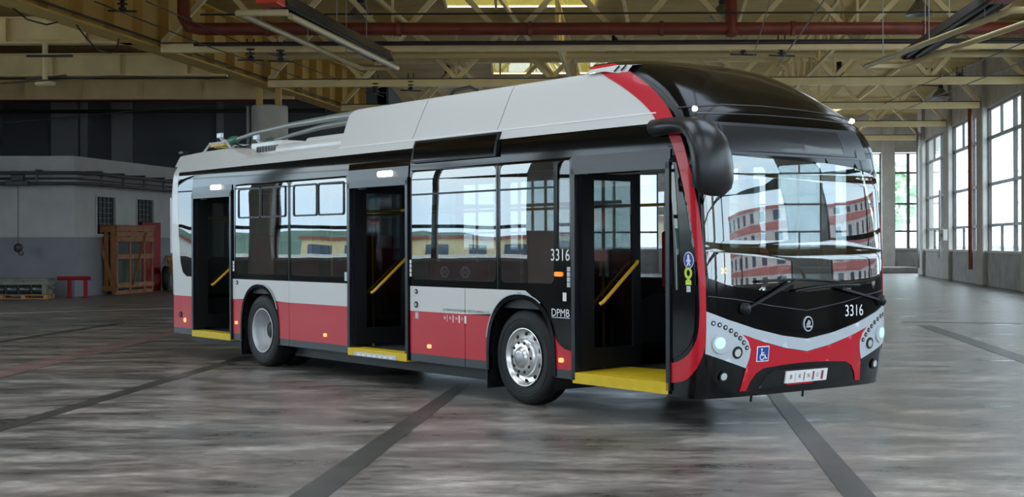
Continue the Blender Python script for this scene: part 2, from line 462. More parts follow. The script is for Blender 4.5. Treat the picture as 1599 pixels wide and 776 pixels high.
# roof sheet with skylight openings
ZR = 9.0
SKY = [(-2.0, 2.6, 38.6, 42.8), (-.8, 4.0, 54.4, 59.6)]
for k in range(4):  # out-of-view skylights, added to let more daylight into the hall
    for x0, x1 in ((-13, -8), (-5, 0), (2.2, 6.6)):
        SKY.append((x0, x1, -13.0 + k * 8.25, -13.0 + k * 8.25 + 5))
for y0, y1 in ((20.2, 25.6), (28.5, 33.9)): SKY.append((8.6, 12.2, y0, y1))  # added out of view to brighten the right side
for x0, x1 in ((-4, 2), (4, 10), (12, 18)): SKY.append((x0, x1, 72, 78))  # added to brighten the far end
panel2d('ceiling', [[PLAN] + [rect(a, c, b, d) for a, b, c, d in SKY]], lambda u, v, d: (u, v, ZR + d), M_deck, None, 0, .02, smooth=False,
        label='ribbed yellowish sheet metal roof lining of the hall', kind='structure')
for i, (a, b, c, d) in enumerate(SKY):
    w = thing('window_%d' % (40 + i), ((a + b) / 2, (c + d) / 2, ZR), 0, None, None, None, 'structure')
    n = 3
    for k in range(n):
        x0 = (a - b) / 2 + (b - a) * k / n; x1 = (a - b) / 2 + (b - a) * (k + 1) / n
        MB().box((x0 + .03, (c - d) / 2, .03), (x1 - .03, (d - c) / 2, .05)).build('skylight_pane', M_skylight_added if i > 1 else M_skylight_old, w)
    fm = MB()
    for k in range(n + 1):
        x = (a - b) / 2 + (b - a) * k / n; fm.box((x - .04, (c - d) / 2, -.06), (x + .04, (d - c) / 2, .1))
    fm.build('frame', M_steel, w)

wcount = [0]
def glazing(P, Q, zs=(1.36, 2.32, 3.9, 5.68, 6.75), split=.64):
    """a steel window between two plan points: ten panes, heavy mullion at the split, two light mullions"""
    wcount[0] += 1
    P = Vector((P[0], P[1], 0)); Q = Vector((Q[0], Q[1], 0)); L = (Q - P).length; a = math.atan2(Q.y - P.y, Q.x - P.x)
    w = thing('window_%d' % wcount[0], P, a, None, None, None, 'structure')
    f = MB()
    z0, z1 = zs[0], zs[-1]
    f.box((0, -.06, z0 - .07), (L, .06, z0)).box((0, -.06, z1), (L, .06, z1 + .07)).box((-.02, -.06, z0), (.07, .06, z1)).box((L - .07, -.06, z0), (L + .02, .06, z1))
    f.box((L * split - .08, -.07, z0), (L * split + .08, .07, z1))
    for z in zs[1:-1]: f.box((0, -.06, z - .055), (L, .06, z + .055))
    m2 = L * split / 2
    f.box((m2 - .04, -.05, z0), (m2 + .04, .05, zs[1])).box((m2 - .04, -.05, zs[3]), (m2 + .04, .05, z1))
    f.build('frame', M_frame, w)
    cells = []
    for r in range(4):
        if r in (0, 3): cells += [(0, m2, r), (m2, L * split, r)]
        else: cells.append((0, L * split, r))
        cells.append((L * split, L, r))
    for x0, x1, r in cells:
        MB().box((x0 + .05, -.008, zs[r] + .03), (x1 - .05, .008, zs[r + 1] - .03)).build('pane', M_hallglass, w)
    return w

def wall_run(points, name, colw=.75, inner=(0, 0), depth=.35, solid=()):
    """columns at the points, plinth wall and header between, glazing between columns"""
    wl = thing(name, (0, 0, 0), 0, None, None, None, 'structure')
    for i, (x, y) in enumerate(points):
        MB().box((-colw / 2 if not inner[0] else -.2, -colw / 2 if not inner[1] else -.2, 0), (colw / 2 if not inner[0] else .2, colw / 2 if not inner[1] else .2, ZR), .05).build('concrete_column', M_conc, wl).location = (x + inner[0], y + inner[1], 0)
    for i, (p, q) in enumerate(zip(points, points[1:])):
        v = Vector((q[0] - p[0], q[1] - p[1], 0)); L = v.length; v /= L
        a = Vector((p[0], p[1], 0)) + v * colw * .5; b = Vector((q[0], q[1], 0)) - v * colw * .5
        if i in solid:
            MB().bar(a + Vector((0, 0, 4.5)), b + Vector((0, 0, 4.5)), depth, 9).build('light_block_infill', M_conc2, wl); continue
        MB().bar(a + Vector((0, 0, .65)), b + Vector((0, 0, .65)), depth, 1.3).build('plinth', M_conc2, wl)
        MB().bar(a + Vector((0, 0, 1.3)), b + Vector((0, 0, 1.3)), depth + .14, .08).build('window_sill', M_conc, wl)
        MB().bar(a + Vector((0, 0, 7.93)), b + Vector((0, 0, 7.93)), depth, 2.14).build('header', M_conc, wl)
        glazing(a, b)
    return wl
YS = [70.3 - 8.25 * k for k in range(12)]
wall_run([(wallX(y), y) for y in YS], 'wall_right', inner=(-.15, 0), depth=.26)
wall_run([(24.6, 79.5), (21.6, 79.6), (18.2, 79.7), (13.5, 79.8), (8.8, 79.8), (4.1, 79.8), (-.6, 79.8), (-5.3, 79.8)], 'wall_back', inner=(0, -.15))
MB().bar((wallX(70.3) + .3, 70.6, 4.5), (24.9, 79.4, 4.5), .3, 9).build('wall_jog', M_conc, kind='structure')
wall_run([(-22.6, 44.5 - 8.25 * k) for k in range(8)], 'wall_left', inner=(.15, 0), depth=.26, solid=(0, 4, 5, 6))  # unseen solid bays, closed off to cut daylight on the left
wall_run([(-22.6 + 5.05 * k, -16.2) for k in range(7)], 'wall_front')  # unseen wall, glazed to add fill light from behind the camera
# raised kerb along the far end
MB().box((9, 75.5, 0), (22.3, 79.3, .32), .06).build('kerb_platform', M_conc2, label='low concrete kerb platform along the far window wall', kind='structure')
# dark bay behind the low white building
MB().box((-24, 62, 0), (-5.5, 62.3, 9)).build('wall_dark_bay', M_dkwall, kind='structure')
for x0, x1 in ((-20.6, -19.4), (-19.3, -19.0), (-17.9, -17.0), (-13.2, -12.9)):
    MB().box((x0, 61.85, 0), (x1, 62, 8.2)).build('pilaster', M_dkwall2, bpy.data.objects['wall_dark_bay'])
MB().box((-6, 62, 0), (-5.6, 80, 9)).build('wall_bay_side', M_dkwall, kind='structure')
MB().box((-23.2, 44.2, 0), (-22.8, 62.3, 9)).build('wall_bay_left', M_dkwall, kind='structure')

# ------------------------------------------------------------------ low white building at the left
HB = 4.6
C0 = Vector((-22.8, 44.9, 0)); C1 = Vector((-14.3, 45.2, 0)); C2 = Vector((-12.75, 52.7, 0)); C3 = Vector((-12.75, 61.9, 0)); C4 = Vector((-22.8, 61.9, 0))
def low_wall(name, A, B, thick, holes=()):
    d = (B - A); L = d.length; a = math.atan2(d.y, d.x)
    w = thing(name, A, a, None, None, None, 'structure')
    mp = lambda u, v, o: (u, -o, v)
    panel2d('lower_paint', [rect(0, 0, L, 1.95)], mp, M_greyband, w, .0, thick, smooth=False)
    panel2d('upper_plaster', [[rect(0, 1.95, L, HB)] + [rect(*h) for h in holes]], mp, M_white, w, .0, thick, smooth=False)
    return w, a, L
w1, a1, L1 = low_wall('wall_white_front', C0, C1, .3)
hol = [(1.45, 2.06, 2.85, 3.32), (4.35, 2.06, 5.75, 3.32)]
w2, a2, L2 = low_wall('wall_white_side', C1, C2, .3, hol)
MB().add([(C0.x, C0.y, HB), (C1.x, C1.y, HB), (C2.x, C2.y, HB), (C3.x, C3.y, HB), (C4.x, C4.y, HB)], [(0, 1, 2, 3, 4)]).build('low_roof', M_conc2, kind='structure')
low_wall('wall_white_return', C2, C3, .3)
M_blk = mat('dark_grid_glass', (22, 23, 25), .5, spec=.2)
for i, (x0, z0, x1, z1) in enumerate(hol):
    o = thing('window_%d' % (30 + i), C1, a2, None, None, None, 'structure')
    MB().box((x0, .06, z0), (x1, .1, z1)).build('pane', M_blk, o)
    g = MB()
    for k in range(1, 5): g.box((x0 + (x1 - x0) * k / 5 - .012, .03, z0), (x0 + (x1 - x0) * k / 5 + .012, .06, z1))
    for k in range(1, 7): g.box((x0, .03, z0 + (z1 - z0) * k / 7 - .012), (x1, .06, z0 + (z1 - z0) * k / 7 + .012))
    g.build('security_grid', M_dark, o)
    MB().box((x0 - .06, -.05, z0 - .09), (x1 + .06, .2, z0)).box((x1 - .1, -.03, z0), (x1 + .06, .06, z1)).box((x0 - .06, -.03, z0), (x0 + .02, .06, z1)).box((x0 - .03, -.02, z1), (x1 + .1, .2, z1 + .06)).build('frame', M_white, o)
d = thing('door_1', C1, a2, None, None, None, 'structure')
MB().box((4.75, -.06, 0), (6.05, .02, 2.42), .01).build('leaf', M_redpaint, d)
MB().box((4.65, -.05, 0), (4.75, .03, 2.5)).box((6.05, -.05, 0), (6.15, .03, 2.5)).box((4.65, -.05, 2.42), (6.15, .03, 2.5)).build('frame', M_redpaint, d)
MB().tube([(4.9, -.07, 1.05), (4.9, -.12, 1.05), (5.02, -.12, 1.05)], .012, 6).build('handle', M_greypipe, d)
# track rails along the white building
tr = thing('overhead_track', (0, 0, 0), 0, 'dark double track rail running along the white low building', 'rail')
off = Vector((-.1, -.7, 0))
def along(z, dy):
    n1 = Vector((0, -1, 0)); n2 = Vector((.979, -.202, 0))
    return [C0 + n1 * dy + Vector((0, 0, z)), C1 + Vector((.2, -dy, z)), C1 + n2 * dy + Vector((.12, .1, z)), C2 + n2 * dy + Vector((0, 0, z))]
MB().tube(along(4.02, .55), .055, 8).build('upper_rail', M_rail, tr)
MB().tube(along(3.68, .55), .055, 8).build('lower_rail', M_rail, tr)
MB().tube(along(3.86, .08), .04, 6).build('cable_pipe', M_rail, tr)
for t in (.1, .3, .5, .7, .88):
    for (A, B, n) in ((C0, C1, Vector((0, -1, 0))), (C1, C2, Vector((.979, -.202, 0)))):
        p = A.lerp(B, t)
        MB().bar(p + n * .0 + Vector((0, 0, 4.1)), p + n * .6 + Vector((0, 0, 4.1)), .07, .07).bar(p + n * .55 + Vector((0, 0, 4.1)), p + n * .55 + Vector((0, 0, 3.62)), .06, .06).build('bracket', M_rail, tr)
# hanging hook
hk = thing('hanging_hook', (-15.85, 44.4, 0), 0, 'dark hook block hanging on a thin cable before the white wall', 'hook')
MB().tube([(0, 0, 3.6), (0, 0, 1.75)], .012, 6).build('cable', M_dark, hk)
MB().lathe([(.02, .03), (.13, .03), (.15, 0), (.13, -.03), (.02, -.03)], (0, 0, 1.6), 'y', 16).tube([(0, 0, 1.5), (.02, 0, 1.42), (.1, 0, 1.36), (.16, 0, 1.42), (.14, 0, 1.48)], .025, 8).build('hook_block', M_dark, hk)
MB().box((-.35, -.12, 3.6), (.35, .12, 3.75), .02).box((-.2, -.1, 3.75), (.2, .1, 3.95), .02).build('trolley', M_dark, hk)

# ------------------------------------------------------------------ girder, beams, round column
gx = lambda Y: -11.0 + (Y - 30.6) * .1715
def girder():
    Y0, Y1 = 18.0, 58.0
    a = math.atan2(Y1 - Y0, gx(Y1) - gx(Y0)); L = math.hypot(Y1 - Y0, gx(Y1) - gx(Y0))
    g = thing('roof_girder', (gx(Y0), Y0, 7.0), a, 'deep ochre plate girder with stiffeners over the round column', 'girder')
    MB().box((0, -.32, 0), (L, .32, .05)).build('bottom_flange', M_girder, g)
    MB().box((0, -.02, .05), (L, .02, 1.7)).build('web', M_girder, g)
    MB().box((0, -.32, 1.7), (L, .32, 1.76)).build('top_flange', M_girder, g)
    st = MB().box((-.02, -.3, .05), (.02, -.02, 1.7)).box((-.02, .02, .05), (.02, .3, 1.7)).mesh(); st.materials.append(M_girder)
    x = .6
    while x < L:
        o = obj('stiffener', st, None, g); o.location.x = x
        x += 1.65
    MB().tube([(0, -.36, .16), (L, -.36, .16)], .03, 6).build('conduit', M_dark, g)
girder()
c = thing('round_column', (gx(47.2) - .1, 47.2, 0), 0, 'thick round white concrete column under the ochre girder', 'column')
MB().lathe([(.62, 0), (.62, 6.35), (.6, 6.4)], n=40).build('shaft', M_conc, c)
MB().tube([(-.72, -.1, 0), (-.72, -.1, 6.4)], .06, 8).build('downpipe', M_greypipe, c)
for sx in (-.35, .3):
    MB().box((sx - .1, -.12, 6.4), (sx + .1, .12, 7.0)).build('bearing_post', M_girder, c)
for Y, zb, lab in ((36.6, 7.0, 'nearest cross beam left of the girder'), (43.2, 6.95, 'middle cross beam left of the girder'), (49.6, 6.9, 'farthest cross beam left of the girder')):
    x1 = gx(Y) - .05
    b = thing('cross_beam', (-22.4, Y, zb), 0, 'beige painted steel I-beam, ' + lab, 'beam', 'cross beams left of the girder')
    L = x1 + 22.4
    MB().box((0, -.2, 0), (L, .2, .04)).box((0, -.02, .04), (L, .02, .66)).box((0, -.2, .66), (L, .2, .7)).build('i_section', M_steel, b)
    st = MB().box((-.015, -.19, .04), (.015, -.02, .66)).mesh(); st.materials.append(M_steel)
    for k in range(1, 6):
        o = obj('stiffener', st, None, b); o.location.x = L - k * 2.1 + .9
hp = thing('hanger_post', (-12.2, 36.2, 0), 0, 'cream hanging post with cross arms below the nearest cross beam', 'hanger')
MB().tube([(0, 0, 7.0), (0, 0, 5.95)], .075, 10).build('post', M_beigepipe, hp)
MB().lathe([(.03, 5.85), (.26, 5.87), (.26, 5.95), (.08, 6.02)], n=14).build('foot', M_beigepipe, hp)
MB().bar((-.5, 0, 6.02), (.55, 0, 6.12), .05, .05).bar((-.45, -.1, 6.62), (.75, -.1, 6.62), .05, .06).build('cross_arm', M_dark, hp)
# dark trunk pipes in the bay
MB().tube([(-22.6, 52, 7.25), (-7.6, 52, 7.25)], .2, 12).build('bay_pipe', M_redpipe, label='dark red pipe crossing the unlit bay', cat='pipe')
MB().tube([(-22.6, 55, 7.0), (-7.4, 55, 7.0)], .08, 8).build('bay_pipe', M_dark, label='thin dark pipe crossing the unlit bay above white building', cat='pipe')

# ------------------------------------------------------------------ roof trusses
TY = [70.3, 62.1, 53.8, 45.6, 37.3, 29.0, 20.7]
TN = ['farthest', 'second farthest', 'third farthest', 'middle', 'nearest visible', 'overhead near', 'overhead nearest']
def truss(Y, lab):
    xl = gx(Y) + .4 if Y < 58 else -5.2; xr = wallX(Y) - .4
    z0, z1 = 7.0, 8.72
    t = thing('roof_truss', (0, Y, 0), math.radians(-.6), 'yellow lattice roof truss, %s across the hall' % lab, 'roof truss', 'yellow lattice roof trusses')
    MB().box((xl, -.12, z0 - .13), (xr, .12, z0 + .1)).build('bottom_chord', M_steel, t)
    MB().box((xl, -.14, z0 + .1), (xr, .14, z0 + .13)).build('chord_shadow_strip', M_dark, t)  # dark strip standing in for the shadow above the chord
    MB().box((xl, -.1, z1), (xr, .1, z1 + .2)).build('top_chord', M_steel, t)
    n = int((xr - xl) / 2.9); p = (xr - xl) / n
    for k in range(n):
        x = xl + k * p
        MB().bar((x, 0, z0 + .1), (x + p / 2, 0, z1 + .05), .14, .16, (0, 1, 0)).build('diagonal', M_steel, t)
        MB().bar((x + p / 2, 0, z1 + .05), (x + p, 0, z0 + .1), .14, .16, (0, 1, 0)).build('diagonal', M_steel, t)
        if k % 4 == 2: MB().bar((x, 0, z0 + .1), (x, 0, z1 + .05), .07, .09, (0, 1, 0)).build('vertical', M_steel, t)
for Y, n in zip(TY, TN): truss(Y, n)
# lengthwise lattice bracing
def long_brace(X0, Y0, X1, Y1, lab):
    t = thing('bracing_girder', (X0, Y0, 0), math.atan2(Y1 - Y0, X1 - X0), 'light lengthwise lattice bracing between trusses, ' + lab, 'bracing', 'lengthwise lattice bracing')
    L = math.hypot(X1 - X0, Y1 - Y0); z0, z1 = 7.35, 8.6
    MB().box((0, -.05, z0 - .05), (L, .05, z0 + .05)).build('bottom_chord', M_steel, t)
    MB().box((0, -.05, z1 - .05), (L, .05, z1 + .05)).build('top_chord', M_steel, t)
    n = int(L / 1.9)
    for k in range(n):
        x = L * k / n; h = L / n
        MB().bar((x, 0, z0), (x + h / 2, 0, z1), .05, .06, (0, 1, 0)).build('lacing', M_steel, t)
        MB().bar((x + h / 2, 0, z1), (x + h, 0, z0), .05, .06, (0, 1, 0)).build('lacing', M_steel, t)
long_brace(1.2, 38, 3.9, 70, 'in the hall middle')
long_brace(9.2, 38, 12.2, 70, 'on the right of the hall')
# purlins under the roof sheet
ORD = ['first', 'second', 'third', 'fourth', 'fifth', 'sixth', 'seventh', 'eighth']
for k in range(6):
    x = -6.5 + k * 3.6; ys = 18.0
    while x + 6.2 * (ys - 18) / 54 > wallX(ys) - .8 and ys < 60: ys += 1
    ye = 71.5
    MB().bar((x + 6.2 * (ys - 18) / 54, ys, 8.86), (min(x + 6.2 * (ye - 18) / 54, wallX(ye) - .8), ye, 8.86), .1, .12).build('purlin', M_steel, label='thin yellow purlin under the roof lining, %s from the left' % ORD[k], cat='purlin', group='roof purlins')
# pipes
rp = thing('red_main_pipe', (0, 36.9, 0), math.radians(-.3), 'long red oxide pipe crossing the hall under the roof', 'pipe')
MB().tube([(-8.75, 0, 8.9), (-8.75, 0, 7.75), (-8.6, 0, 7.5), (-8.3, 0, 7.44), (15.2, 0, 7.36)], .17, 14).build('pipe_run', M_redpipe, rp)
MB().tube([(5.85, -.1, 7.2), (5.9, .3, 8.95)], .16, 12).build('branch', M_redpipe, rp)
for x in (-6.5, -3, .5, 4, 7.5, 11, 14.3):
    MB().lathe([(.2, -.05), (.2, .05)], (x, 0, 7.44 - (x + 8.3) * .00327), 'x', 16).build('joint', M_redpipe, rp)
MB().tube([(-8.4, 36.6, 6.98), (15.2, 36.6, 6.98)], .05, 8).build('conduit_pipe', M_dark, label='thin dark conduit along the nearest truss chord', cat='pipe')
MB().tube([(-8.4, 45.0, 7.8), (16.8, 45.0, 7.8)], .11, 10).build('beige_pipe', M_beigepipe, label='beige pipe crossing above the middle truss chord', cat='pipe')
for z, Y, nm in ((7.75, 36.5, 'upper'), (8.2, 44.6, 'rear')):
    MB().tube([(-8.2, Y, z), (15.0, Y, z)], .025, 6).build('cable_run', M_dark, label='thin dark cable strung across the hall, %s run' % nm, cat='cable')

# radiant tube heaters
def heater(p, q, lab, boxcol):
    p = Vector(p); q = Vector(q); d = q - p; L = d.length; a = math.atan2(d.y, d.x)
    t = thing('tube_heater', p, a, lab, 'heater', 'radiant tube heaters')
    MB().add([(0, -.28, 0), (0, -.16, .28), (0, .16, .28), (0, .28, 0), (L, -.28, 0), (L, -.16, .28), (L, .16, .28), (L, .28, 0)],
             [(0, 1, 5, 4), (1, 2, 6, 5), (2, 3, 7, 6), (0, 3, 2, 1), (4, 5, 6, 7)]).build('reflector_hood', M_dark, t)
    MB().tube([(0, -.12, .06), (L, -.12, .06)], .05, 8).tube([(0, .12, .06), (L, .12, .06)], .05, 8).build('radiant_tube', M_rail, t)
    MB().box((-.55, -.22, -.05), (0, .22, .4), .02).build('burner_box', boxcol, t)
    MB().box((L, -.18, -.02), (L + .18, .18, .3), .02).build('end_box', boxcol, t)
    for x in (L * .2, L * .5, L * .8): MB().tube([(x, 0, .28), (x, 0, 2.0)], .012, 5).build('hanger_rod', M_greypipe, t)
heater((-4.76, 27.9, 6.5), (-3.36, 36.5, 6.5), 'dark radiant heater with orange-red burner box at upper left', M_orange)
heater((9.85, 27.9, 6.52), (10.55, 36.5, 6.52), 'dark radiant heater hanging at upper right', mat('deep_red_enamel', (120, 24, 24), .4))
def uframe(x0, y0, x1, y1, z, lab):
    t = thing('pipe_loop', (0, 0, 0), 0, lab, 'pipe')
    MB().tube([(x0 + 1.0, y0, z), (x0, y0, z), (x1, y1, z), (x1 + .95, y1, z), (x0 + .98, y0 + .4, z)], .07, 8).build('pipe_run', M_beigepipe, t)
    for f in (.15, .5, .85):
        x = x0 + (x1 - x0) * f; y = y0 + (y1 - y0) * f
        MB().tube([(x, y, z), (x, y, ZR - .2)], .012, 5).build('hanger_rod', M_greypipe, t)
uframe(-5.45, 27.6, -3.95, 36.3, 6.3, 'beige pipe loop hanging beneath the left radiant heater')
uframe(10.0, 27.6, 9.3, 36.3, 6.3, 'beige pipe loop hanging beneath the right radiant heater')
# bell lamps
def lamp(x, y, z, lab):
    t = thing('bell_lamp', (x, y, z), 0, lab, 'lamp', 'unlit bell lamps under the roof')
    MB().lathe([(.09, .42), (.12, .4), (.2, .3), (.33, .14), (.38, 0), (.36, 0), (.31, .13), (.18, .28), (.1, .36)], n=24).build('shade', M_lamp, t)
    MB().lathe([(.08, .4), (.11, .45), (.11, .7), (.05, .74)], n=14).build('gear_case', M_dark, t)
    MB().lathe([(.02, .05), (.09, .1), (.1, .2), (.05, .34)], n=12).build('bulb', mat('frosted_bulb', (220, 220, 214), .3), t)
    MB().tube([(0, 0, .72), (0, 0, ZR - z)], .012, 6).build('suspension', M_dark, t)
for (px, py, Y, lab) in ((1437, 26, 40, 'unlit bell lamp at upper right beside the red pipe'), (565, 26, 41, 'unlit bell lamp at upper left above the red pipe'),
        (962, 88, 48, 'unlit bell lamp beside the central skylight'), (1312, 126, 56, 'unlit bell lamp right of the bus dome'), (1470, 155, 60, 'small unlit bell lamp above the far windows'),
        (1130, 30, 41, 'unlit bell lamp beside the red branch pipe'), (700, 130, 56, 'small unlit bell lamp above the bus fairing')):
    lamp((px - 800) / 2160 * Y, Y, 1.67 + (381 - py) / 2160 * Y, lab)
# trolley wire insulators hung under chords
def insulator(x, y, z, lab):
    t = thing('wire_insulator', (x, y, z), 0, lab, 'insulator', 'dark wire insulators under the chords')
    MB().lathe([(.03, .3), (.03, .24), (.13, .22), (.13, .19), (.05, .17), (.05, .13), (.13, .11), (.13, .08), (.05, .06), (.05, .02), (.1, 0), (.1, -.04), (.02, -.06)], n=12).build('ribbed_body', M_porcelain, t)
    MB().bar((-.09, 0, .26), (-.09, 0, .5), .03, .03).bar((.09, 0, .26), (.09, 0, .5), .03, .03).bar((-.12, 0, .27), (.12, 0, .27), .04, .03).build('clamp', M_dark, t)
    MB().bar((-.35, .0, -.07), (.35, 0, -.09), .05, .04).build('wire_clip', M_dark, t)
for i, (px, py, Y, lab) in enumerate(((193, 10, 34, 'dark insulator hung beneath the roof at upper left'), (393, 88, 37.3, 'dark insulator at the left end of the nearest chord'), (440, 90, 37.3, 'small dark insulator box right of the first left one'),
        (588, 140, 45.6, 'dark insulator hung from middle chord above fairing rear'), (643, 137, 45.6, 'second dark insulator hung from middle chord'), (1222, 84, 37.3, 'dark insulator hung from the nearest chord above the dome'),
        (1162, 82, 37.3, 'dark insulator left of the one above the dome'), (1551, 76, 37.3, 'dark insulator hung at the far right of nearest chord'), (1452, 132, 45.6, 'dark insulator on the middle chord at right'), (1500, 130, 45.6, 'rightmost dark insulator on the middle chord'))):
    insulator((px - 800) / 2160 * Y, Y, 1.67 + (381 - py) / 2160 * Y, lab)
def wire(pts, lab, r=.016, m=None):
    MB().tube(pts, r, 5, cap=False).build('suspension_wire', m or M_dark, label=lab, cat='wire')
def wp(px, py, Y): return ((px - 800) / 2160 * Y, Y, 1.67 + (381 - py) / 2160 * Y)
wire([wp(1215, 105, 36), wp(1290, 0, 33)], 'pale stay wire rising right from the bus dome', .02, M_greypipe)
wire([wp(1178, 90, 36), wp(1205, 0, 33)], 'pale stay wire beside the dome insulator', .014, M_greypipe)
wire([wp(0, 128, 33), wp(180, 116, 38), wp(330, 122, 46)], 'dark trolley wire crossing the left bay')
wire([wp(0, 190, 40), wp(200, 172, 46), wp(370, 160, 52)], 'lower dark trolley wire crossing the left bay')
wire([wp(150, 0, 30), wp(330, 72, 36), wp(470, 120, 45)], 'dark trolley wire under the ochre girder')
wire([wp(230, 0, 30), wp(380, 66, 38), wp(600, 150, 50)], 'second dark trolley wire beside the ochre girder')
wire([wp(1599, 70, 32), wp(1440, 135, 45), wp(1340, 185, 62)], 'dark trolley wire running along the right side')
wire([wp(1599, 100, 34), wp(1470, 150, 47), wp(1350, 200, 66)], 'lower dark trolley wire along the right side')
wire([(gx(33.4), 33.4, 7.02), (gx(33.7) + .1, 33.7, 6.75), (gx(34.2) + .15, 34.2, 6.5), (gx(34.9) + .15, 34.9, 6.52), (gx(35.4) + .1, 35.4, 6.75), (gx(35.7), 35.7, 7.02)], 'black slack cable loop under the ochre girder', .02)
wire([wp(20, 8, 31), wp(45, 28, 31.5), wp(75, 36, 32), wp(92, 32, 32.3)], 'black slack cable loop at the upper left corner', .02)
# pipes on the right wall
MB().tube([(wallX(54.6) - .55, 54.6, .6), (wallX(54.6) - .55, 54.6, 7.0)], .09, 8).build('downpipe', M_redpipe, label='dark red downpipe beside the column at far right', cat='pipe')
MB().tube([(wallX(69.6) - .6, 69.4, .4), (wallX(69.6) - .6, 69.4, 6.9), (wallX(69.6) - .5, 70, 7.4)], .08, 8).build('downpipe', M_greypipe, label='grey downpipe at the column next to the far end window', cat='pipe')
MB().tube([(wallX(61) - .6, 61.55, 1.0), (wallX(61) - .6, 61.55, 4.0)], .05, 8).build('conduit_pipe', M_greypipe, label='thin grey conduit on the second wall column', cat='pipe')
sw = thing('switch_box', (wallX(61.2) - .55, 61.2, 2.0), 0, 'small pale switch box on the second wall column', 'switch box')
MB().box((-.1, -.18, -.25), (.1, .18, .25), .02).build('case', M_conc, sw)
MB().box((-.14, -.05, -.1), (-.1, .05, .05)).build('lever', M_dark, sw)
# ------------------------------------------------------------------ things along the white building
def crate():
    a = math.atan2(C2.y - C1.y, C2.x - C1.x)
    t = thing('timber_crate', (-13.45, 46.95, 0), a, 'tall open timber shipping crate with green cover inside', 'crate')
    # local x along the wall (away from camera), y: 0 front face, + towards the wall
    L, D, H = 2.75, .62, 2.32
    def plank(nm, a, b, m=M_wood): MB().box(a, b, .006).build(nm, m, t)
    for x in (.0, .95, 2.02, L - .12): plank('upright', (x, -.03, .08), (x + .1, .03, H))
    for z in (.22, 1.2): plank('rail', (0, -.05, z), (L, -.01, z + .17))
    for k in range(3): plank('top_board', (0, -.06, H - .52 + k * .18), (L, -.01, H - .52 + k * .18 + .165))
    for y in (0.02, .26, .5): plank('end_upright', (-.06, y, .1), (-.01, y + .15, H))
    plank('end_rail', (-.1, 0, H - .2), (-.05, D + .05, H - .02)); plank('end_rail', (-.1, 0, .14), (-.05, D + .05, .3))
    plank('roof_board', (-.12, -.1, H), (L + .05, D * .5, H + .05)); plank('roof_board', (-.12, D * .5 + .02, H), (L + .05, D + .08, H + .05))
    MB().bar((1.05, -.07, .3), (2.05, -.07, H - .2), .025, .12, (0, 1, 0)).build('brace', M_wood, t)
    MB().bar((-.12, .05, .3), (-.12, .55, 1.9), .12, .03, (1, 0, 0)).build('brace', M_wood, t)
    for y in (.0, D - .12):
        plank('skid', (-.05, y, 0), (L, y + .12, .1))
    for y in (.0, .3, D - .1): plank('floor_board', (0, y, .1), (L, y + .26, .13))
    for x in (.0, 1.0, 2.0): plank('back_upright', (x, D - .02, .1), (x + .1, D + .03, H))
    MB().box((.15, .15, .14), (2.2, .5, 1.85), .03).build('green_load', M_green, t)
    MB().box((.1, .12, .3), (.14, .2, 1.5), .01).build('foil_wrap', mat('white_foil', (200, 204, 204), .3), t)
    MB().box((.1, .34, .2), (.14, .42, 1.1), .01).build('foil_wrap', MATS['white_foil'], t)
crate()
def stand():
    t = thing('red_stand', (-13.98, 44.15, 0), math.radians(4), 'red painted steel bar stand on two legs by the crate', 'stand')
    MB().tube([(-.52, 0, .62), (.52, 0, .62)], .055, 12).box((-.52, -.09, .63), (.52, .09, .69), .01).build('top_bar', M_redpaint, t)
    for x in (-.14, .36):
        MB().tube([(x, 0, 0), (x, 0, .6)], .065, 12).build('leg', M_redpaint, t)
        MB().lathe([(.12, 0), (.12, .015), (.07, .02)], (x, 0, 0), n=14).build('foot_plate', M_redpaint, t)
stand()
def pallet(t, L, W, m):
    for k in range(5): MB().box((-L / 2, -W / 2 + k * W / 4.6, .11), (L / 2, -W / 2 + k * W / 4.6 + .13, .135), .004).build('deck_board', m, t)
    for x in (-L / 2, -.06, L / 2 - .12):
        for y in (-W / 2, -.06, W / 2 - .12): MB().box((x, y, .02), (x + .12, y + .12, .11), .004).build('block', m, t)
    for y in (-W / 2, -.06, W / 2 - .12): MB().box((-L / 2, y, 0), (L / 2, y + .12, .022), .003).build('runner', m, t)
p = thing('timber_pallet', (-15.35, 43.75, 0), math.radians(2), 'low timber pallet under the olive roller machine', 'pallet')
pallet(p, 1.5, .8, M_wood2)
def roller_machine():
    t = thing('roller_machine', (-15.5, 43.75, .135), math.radians(2), 'olive grey machine part with four grey rollers on a pallet', 'machine')
    MB().box((-.98, -.36, .3), (.92, .36, .46), .02).build('top_beam', M_olive, t)
    MB().box((-.99, -.4, .44), (.93, .38, .5), .01).build('cover_plate', M_olive, t)
    MB().box((-.98, -.36, .0), (-.86, .36, .32), .02).build('end_frame', M_olive, t)
    MB().box((.72, -.36, .0), (.86, .36, .32), .02).build('end_frame', M_olive, t)
    for k in range(4):
        x = -.62 + k * .4
        MB().lathe([(.03, -.16), (.13, -.16), (.14, -.14), (.14, .14), (.13, .16), (.03, .16)], (x, -.22, .16), 'x', 18).build('roller', M_greyroll, t)
        MB().box((x + .17, -.3, .05), (x + .22, -.1, .32), .005).build('divider', M_dark, t)
    MB().lathe([(.02, -.05), (.06, -.05), (.06, .02), (.02, .02)], (-.86, -.3, .38), 'y', 12).build('knob', M_dark, t)
    MB().tube([(.86, -.1, .22), (1.02, -.1, .2)], .05, 10).build('shaft_end', M_olive, t)
roller_machine()
lp = thing('leaning_pallet', (-12.86, 52.2, 0), math.radians(78), 'pale timber pallet leaning on the wall behind the bus tail', 'pallet')
for k in range(5):
    x = -.55 + k * .25
    MB().bar((x, -.55, .02), (x, -.06, 1.28), .1, .025, (1, 0, 0)).build('deck_board', M_wood2, lp)
